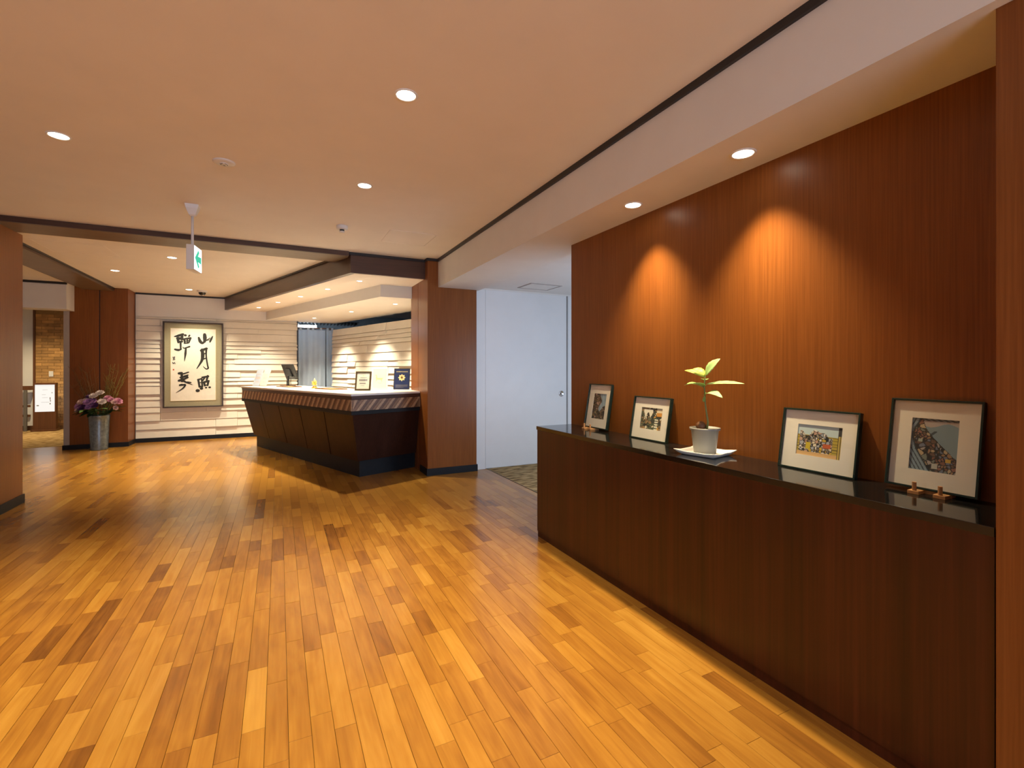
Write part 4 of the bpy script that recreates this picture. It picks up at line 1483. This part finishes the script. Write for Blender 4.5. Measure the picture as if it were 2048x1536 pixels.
picture('portrait framed print of a dark crowded scene, farthest along the sideboard', 2.830, KT + 0.014, 0.272, 0.325, 0.150, 0.185, fn_street, 54, 66, dz=0.0)
picture('landscape framed print with green and orange patches, left of the potted seedling', 2.285, KT + 0.001, 0.328, 0.272, 0.185, 0.135, fn_garden, 66, 48, dz=0.0)
picture('landscape framed print of a crowd under blue sky, right of the potted seedling', 1.255, KT + 0.001, 0.325, 0.270, 0.187, 0.134, fn_crowd, 84, 60, dz=0.0)
picture('portrait framed print of a crowded boat on blue water, nearest on the sideboard', 0.855, KT + 0.014, 0.268, 0.325, 0.136, 0.188, fn_boat, 66, 92, dz=0.0)


def easel(label, yc):
    t = thing('display_easel', label, 'display stand', (2.045, yc, KT), rotz=R(-90), group='wooden display stands under the portrait prints')
    for s_ in (-1, 1):
        p_ = MB().box(s_ * 0.037 - 0.017, s_ * 0.037 + 0.017, -0.022, 0.055, 0, 0.012).build('foot', 'light_wood', t, bevel=0.001)
        MB().tube([(s_ * 0.037, -0.012, 0.012), (s_ * 0.037, -0.012, 0.042)], 0.0065, 14).build('peg', 'light_wood', t, smooth=False)
    MB().box(-0.055, 0.055, 0.022, 0.036, 0.0, 0.0135).build('cross_bar', 'light_wood', t, bevel=0.001)
    return t


easel('small wooden peg stand under the boat print', 0.845)
easel('small wooden peg stand under the farthest print', 2.880)

# ------------------------------------------------------------------ potted seedling on a dish
DX, DY = 1.985, 1.765
dish = thing('dish', 'white square dish with wavy raised edges under the potted seedling', 'dish', (DX, DY, KT), rotz=R(12))
mb = MB()
N = 24
hw = 0.105
for lay in (0, 1):
    for j in range(N + 1):
        for i in range(N + 1):
            x = -1 + 2 * i / N
            y = -1 + 2 * j / N
            r_ = max(abs(x), abs(y))
            z = 0.004 + 0.018 * max(0, (r_ - 0.72) / 0.28) ** 1.6
            z += 0.007 * max(0, (abs(x) * abs(y) - 0.5) / 0.5)
            pin = 1 - 0.06 * (1 - min(abs(x), abs(y)) ** 2) * (1 if r_ > 0.9 else 0)
            mb.v.append((x * hw * pin, y * hw * 1.1 * pin, z - (0.004 if lay else 0)))
nn = (N + 1) ** 2
for lay in (0, 1):
    for j in range(N):
        for i in range(N):
            a_ = lay * nn + j * (N + 1) + i
            q = (a_, a_ + 1, a_ + N + 2, a_ + N + 1)
            mb.f.append(q if lay == 0 else q[::-1])
for i in range(N):
    for (a_, b_) in ((i, i + 1), ((i + 1) + N * (N + 1), i + N * (N + 1)), ((i + 1) * (N + 1), i * (N + 1)), (i * (N + 1) + N, (i + 1) * (N + 1) + N)):
        mb.f.append((a_ + nn, b_ + nn, b_, a_))
mb.build('dish_body', 'dish_white', dish, smooth=True)

pp = thing('potted_seedling', 'young green seedling growing from a nut in a grey plastic pot', 'potted plant', (DX, DY, KT + 0.005))
MB().lathe([(0.001, 0.002), (0.051, 0.002), (0.054, 0.006), (0.067, 0.122), (0.074, 0.124), (0.076, 0.135), (0.071, 0.136), (0.065, 0.120), (0.060, 0.095)], 40, caps=False).build('pot', 'pot_grey', pp, smooth=True)
MB().lathe([(0.0638, 0.118), (0.05, 0.121), (0.02, 0.123), (0.001, 0.124)], 28, caps=False).build('soil', 'soil', pp, smooth=True)
prof = [(0.001, -0.024)] + [(0.026 * math.cos(a_), 0.024 * math.sin(a_)) for a_ in [R(-60), R(-30), 0, R(30), R(60)]] + [(0.001, 0.024)]
MB().lathe(prof, 18, caps=False).build('nut', 'seed', pp, smooth=True, mtx=Matrix.Translation((-0.015, 0.012, 0.144)) @ Matrix.Rotation(R(25), 4, 'X'))


def L(u, v, x=0.0):
    """seedling coordinates: u towards the viewer's right (-Y), v up, x depth"""
    return Vector((x, -u, v))


# stem rising to the crown
stem = [L(0.012, 0.125), L(0.020, 0.165), L(0.016, 0.205, -0.004), L(0.006, 0.26, -0.004), L(0.000, 0.31), L(-0.004, 0.345), L(0.0, 0.385), L(0.006, 0.415)]
MB().tube(stem, [0.0065, 0.005, 0.0045, 0.004, 0.004, 0.0035, 0.003, 0.002], 8).build('stem', 'stem_green', pp, smooth=True)


def leaf(base, tip, width, sag, mat, up=(0, 0, 1), cup=0.15):
    base, tip = Vector(base), Vector(tip)
    ax = tip - base
    Ln = ax.length
    ax.normalize()
    upv = Vector(up)
    side = ax.cross(upv).normalized()
    nrm = side.cross(ax).normalized()
    mb = MB()
    n = 10
    for i in range(n + 1):
        f = i / n
        wv = width * 0.5 * (math.sin(math.pi * min(1, f * 0.94 + 0.06)) ** 0.8) * (1.0 - 0.25 * f) + 0.0008
        if i == n:
            wv = 0.0006
        wv *= 1 + (0.06 if i % 2 else -0.04)
        c = base + ax * Ln * f + nrm * (sag * math.sin(math.pi * f))
        mb.v += [tuple(c - side * wv + nrm * cup * wv), tuple(c - side * wv * 0.5 + nrm * cup * wv * 0.3), tuple(c),
                 tuple(c + side * wv * 0.5 + nrm * cup * wv * 0.3), tuple(c + side * wv + nrm * cup * wv)]
    for i in range(n):
        for k in range(4):
            a_ = i * 5 + k
            mb.f.append((a_, a_ + 1, a_ + 6, a_ + 5))
    o = mb.build('leaf', mat, pp, smooth=True)
    md = o.modifiers.new('thickness', 'SOLIDIFY')
    md.thickness = 0.0008
    return o


leaf(L(0.006, 0.410), L(0.078, 0.492, 0.02), 0.062, 0.010, 'leaf_pale', up=(-1, 0.25, 0.3))
leaf(L(0.000, 0.398), L(-0.128, 0.432, -0.01), 0.040, 0.012, 'leaf_yellow', up=(-0.5, 0, 1))
leaf(L(0.006, 0.412), L(-0.062, 0.440, -0.02), 0.036, 0.012, 'leaf_yellow', up=(-0.7, 0, 1))
leaf(L(0.012, 0.362), L(0.210, 0.368, 0.03), 0.048, 0.006, 'leaf_pale', up=(-0.35, 0, 1))
leaf(L(-0.006, 0.345), L(-0.110, 0.352, -0.03), 0.042, 0.012, 'leaf_green', up=(-0.05, 0, 1))
leaf(L(0.0, 0.352), L(-0.012, 0.362, -0.115), 0.062, 0.010, 'leaf_green', up=(-0.5, 0, 1))
leaf(L(-0.002, 0.305), L(0.135, 0.298, -0.03), 0.050, 0.022, 'leaf_pale', up=(-0.4, 0, 1))
leaf(L(0.004, 0.275), L(0.052, 0.318, -0.05), 0.046, 0.006, 'leaf_green', up=(-0.8, 0, 0.6))
leaf(L(0.0, 0.382), L(-0.045, 0.384, 0.05), 0.040, 0.004, 'leaf_green', up=(0, 0, 1))

# ------------------------------------------------------------------ vase with flowers
VX, VY = -2.600, 9.79
MBv = MB().lathe([(0.001, 0.004), (0.100, 0.004), (0.108, 0.0), (0.110, 0.01), (0.118, 0.20), (0.130, 0.45), (0.138, 0.545), (0.142, 0.555), (0.136, 0.558), (0.128, 0.45), (0.112, 0.16)], 36, caps=False)
vase = MBv.build('vase', 'galvanised', None, smooth=True, mtx=Matrix.Translation((VX, VY, 0)))
tag(vase, 'tall galvanised metal vase on the floor before the brown pillar', 'vase')


def bloom_mesh(r, n_lay, seed):
    rg = random.Random(seed)
    mb = MB()
    for lay in range(n_lay):
        f = lay / max(1, n_lay - 1)
        npet = 5 + lay * 2
        for k in range(npet):
            a_ = 2 * math.pi * (k + 0.5 * (lay % 2)) / npet + rg.uniform(-0.15, 0.15)
            tilt = R(78 - 70 * f) + rg.uniform(-0.1, 0.1)
            Lp = r * (0.55 + 0.5 * f)
            wp = Lp * 0.52
            rad = Vector((math.cos(a_), math.sin(a_), 0))
            tan = Vector((-math.sin(a_), math.cos(a_), 0))
            d = rad * math.cos(tilt) + Vector((0, 0, 1)) * math.sin(tilt)
            b0 = rad * r * 0.10
            m1 = b0 + d * Lp * 0.6 + rad * Lp * 0.12
            t1 = b0 + d * Lp
            mb.add([b0 - tan * wp * 0.25, b0 + tan * wp * 0.25, m1 + tan * wp * 0.55, t1 + tan * wp * 0.2 + d * 0.0, t1 - tan * wp * 0.2, m1 - tan * wp * 0.55],
                   [(0, 1, 2, 5), (5, 2, 3, 4)])
    return mb


blooms = {}
for key, mat in (('pink', 'bloom_pink'), ('lilac', 'bloom_lilac'), ('rose', 'bloom_rose'), ('purple', 'bloom_purple'), ('white', 'bloom_white')):
    me = bloom_mesh(0.062, 5, len(key)).mesh('bloom', True)
    me.materials.append(M[mat])
    blooms[key] = me
rg = random.Random(12)
FL = [(-0.050, 0.30, -0.10, 'white', 1.05), (0.020, 0.345, -0.05, 'white', 1.0), (0.065, 0.205, -0.14, 'white', 1.05), (-0.215, 0.205, -0.06, 'pink', 1.0), (-0.165, 0.225, -0.02, 'white', 0.95),
      (-0.110, 0.205, -0.14, 'lilac', 1.15), (-0.060, 0.215, -0.10, 'lilac', 1.0), (-0.245, 0.145, -0.08, 'lilac', 0.95), (-0.100, 0.125, -0.16, 'lilac', 0.9), (-0.185, 0.120, -0.12, 'purple', 1.0),
      (-0.120, 0.290, 0.0, 'purple', 0.9), (0.120, 0.260, -0.06, 'rose', 0.95), (0.170, 0.225, -0.10, 'rose', 0.95), (0.255, 0.205, -0.08, 'rose', 1.1), (0.215, 0.195, -0.12, 'pink', 0.85),
      (-0.030, 0.150, -0.15, 'purple', 0.9), (0.225, 0.100, -0.10, 'pink', 0.7), (-0.255, 0.085, -0.08, 'pink', 0.75)]
names = {'white': 'cream white bloom', 'pink': 'pale pink bloom', 'lilac': 'lilac bloom', 'rose': 'rose pink bloom', 'purple': 'deep purple bloom'}
FLAB = ['cream white bloom just below and left of the topmost one', 'topmost cream white bloom', 'cream white bloom in the middle front', 'pale pink bloom high on the left side',
        'cream white bloom beside the left pale pink one', 'largest lilac bloom', 'lilac bloom just right of the largest lilac one', 'leftmost lilac bloom', 'lowest lilac bloom',
        'deep purple bloom low on the left', 'topmost deep purple bloom', 'topmost rose pink bloom', 'rose pink bloom in the middle of the right side', 'rightmost large rose pink bloom',
        'pale pink bloom beside the rightmost rose one', 'deep purple bloom low in the centre', 'small pale pink bloom low on the right', 'small pale pink bloom low on the left']
for k, (dx, dz, dy, key, s_) in enumerate(FL):
    hz = 0.57 + dz
    head = Vector((VX + dx, VY + dy * 0.8, hz))
    root = Vector((VX + dx * 0.15, VY + dy * 0.2, 0.30))
    neck = Vector((VX + dx * 0.35, VY + dy * 0.35, 0.575))
    fs = thing('flower', '%s in the galvanised vase' % FLAB[k], 'flower', tuple(root), group='%ss in the vase' % names[key])
    inv = Matrix.Translation(-root)
    MB().tube([root, neck, head], 0.004, 6).build('stem', 'leaf_dark', fs, smooth=True, mtx=inv)
    dirv = (head - neck).normalized() + Vector((0, -0.75, 0.1))
    q = dirv.normalized().to_track_quat('Z', 'Y').to_matrix().to_4x4()
    b_ = link('bloom', blooms[key], None, fs, mtx=inv @ Matrix.Translation(head) @ q @ Matrix.Scale(s_ * 0.84, 4))

leaf_me = MB()
for i in range(7):
    f = i / 6
    wv = 0.030 * math.sin(math.pi * min(1, f * 0.95 + 0.05)) ** 0.8 + (0.0005)
    z = -0.03 * f * f
    leaf_me.v += [(f * 0.13, -wv, z + 0.006), (f * 0.13, 0, z), (f * 0.13, wv, z + 0.006)]
for i in range(6):
    for k in range(2):
        a_ = i * 3 + k
        leaf_me.f.append((a_, a_ + 3, a_ + 4, a_ + 1))
lm = leaf_me.mesh('leaf', True)
lm.materials.append(M['leaf_dark'])
lm2 = lm.copy()
lm2.materials.clear()
lm2.materials.append(M['leaf_green'])
for k in range(9):
    a_ = -math.pi * (0.03 + 0.94 * k / 8) + rg.uniform(-0.15, 0.15)
    fsx = thing('foliage_sprig', 'dark green leafy sprig over the rim of the galvanised vase', 'foliage', (VX + 0.05 * math.cos(a_), VY + 0.05 * math.sin(a_), 0.45), group='green sprigs in the vase')
    ln = 0.14 + 0.06 * rg.random()
    tip = Vector((math.cos(a_) * ln, math.sin(a_) * ln * 0.7, 0.17 + 0.05 * rg.random()))
    MB().tube([(0, 0, 0), (tip.x * 0.35, tip.y * 0.35, 0.135), tip], 0.003, 5).build('stem', 'leaf_dark', fsx, smooth=True)
    for j in range(6):
        f = 0.45 + 0.55 * j / 5
        base = Vector((tip.x * f, tip.y * f, 0.09 + (tip.z - 0.09) * f))
        az = a_ + rg.uniform(-1.3, 1.3)
        m_ = Matrix.Translation(base) @ Matrix.Rotation(az, 4, 'Z') @ Matrix.Rotation(rg.uniform(-0.7, 0.3), 4, 'Y')
        link('leaf', lm2 if (k in (3, 6) and j % 2) else lm, None, fsx, mtx=m_)
# wispy twigs
for k in range(22):
    sx = -1 if k % 2 else 1
    spread = rg.uniform(0.02, 0.34) * sx
    top_ = rg.uniform(0.42, 0.86)
    r0 = Vector((VX + spread * 0.1, VY + 0.03 + rg.uniform(-0.02, 0.03), 0.35))
    pts = [Vector((0, 0, 0)), Vector((spread * 0.22, 0.01, 0.27)), Vector((spread * 0.6, 0.02, 0.25 + top_ * 0.45)), Vector((spread * 1.0, 0.02 + rg.uniform(-0.05, 0.03), 0.22 + top_))]
    mb = MB()
    mb.tube(pts, [0.005, 0.0045, 0.0035, 0.002], 5)
    for j in range(9):
        f = rg.uniform(0.35, 1.0)
        b0 = pts[1].lerp(pts[2], min(1, f * 2 - 0.4)) if f < 0.7 else pts[2].lerp(pts[3], (f - 0.7) / 0.3)
        e_ = b0 + Vector((rg.uniform(-0.09, 0.09), rg.uniform(-0.05, 0.03), rg.uniform(0.03, 0.13)))
        mb.tube([b0, b0.lerp(e_, 0.5) + Vector((0, 0, -0.006)), e_], [0.0028, 0.0024, 0.0014], 4)
    o = mb.build('dry_twig', 'twig_olive' if sx > 0 else 'twig', None, smooth=True, mtx=Matrix.Translation(r0))
    tag(o, 'thin wispy %s twig fanning up behind the vase flowers' % ('olive' if sx > 0 else 'reddish brown'), 'twig', '%s twigs in the vase' % ('olive' if sx > 0 else 'brown'))

# faint service hatch in the ceiling behind the thin beam
t = thing('ceiling_hatch', 'faint square hatch in the ceiling behind the thin beam at left', 'hatch', (-2.02, 6.9, CZ))
f4 = MB()
for s_ in (-1, 1):
    f4.box(-0.3, 0.3, s_ * 0.3 - 0.006, s_ * 0.3 + 0.006, -0.003, 0)
    f4.box(s_ * 0.3 - 0.006, s_ * 0.3 + 0.006, -0.294, 0.294, -0.003, 0)
f4.build('hatch_frame', 'ceiling_paint', t)
MB().box(-0.29, 0.29, -0.29, 0.29, -0.0015, 0).build('hatch_panel', 'ceiling_paint', t)
t = thing('ceiling_hatch', 'faint square hatch in the ceiling near the top of the wooden column', 'hatch', (1.2, 4.85, CZ))
f4 = MB()
for s_ in (-1, 1):
    f4.box(-0.23, 0.23, s_ * 0.23 - 0.005, s_ * 0.23 + 0.005, -0.003, 0)
    f4.box(s_ * 0.23 - 0.005, s_ * 0.23 + 0.005, -0.225, 0.225, -0.003, 0)
f4.build('hatch_frame', 'ceiling_paint', t)
MB().box(-0.222, 0.222, -0.222, 0.222, -0.0015, 0).build('hatch_panel', 'ceiling_paint', t)
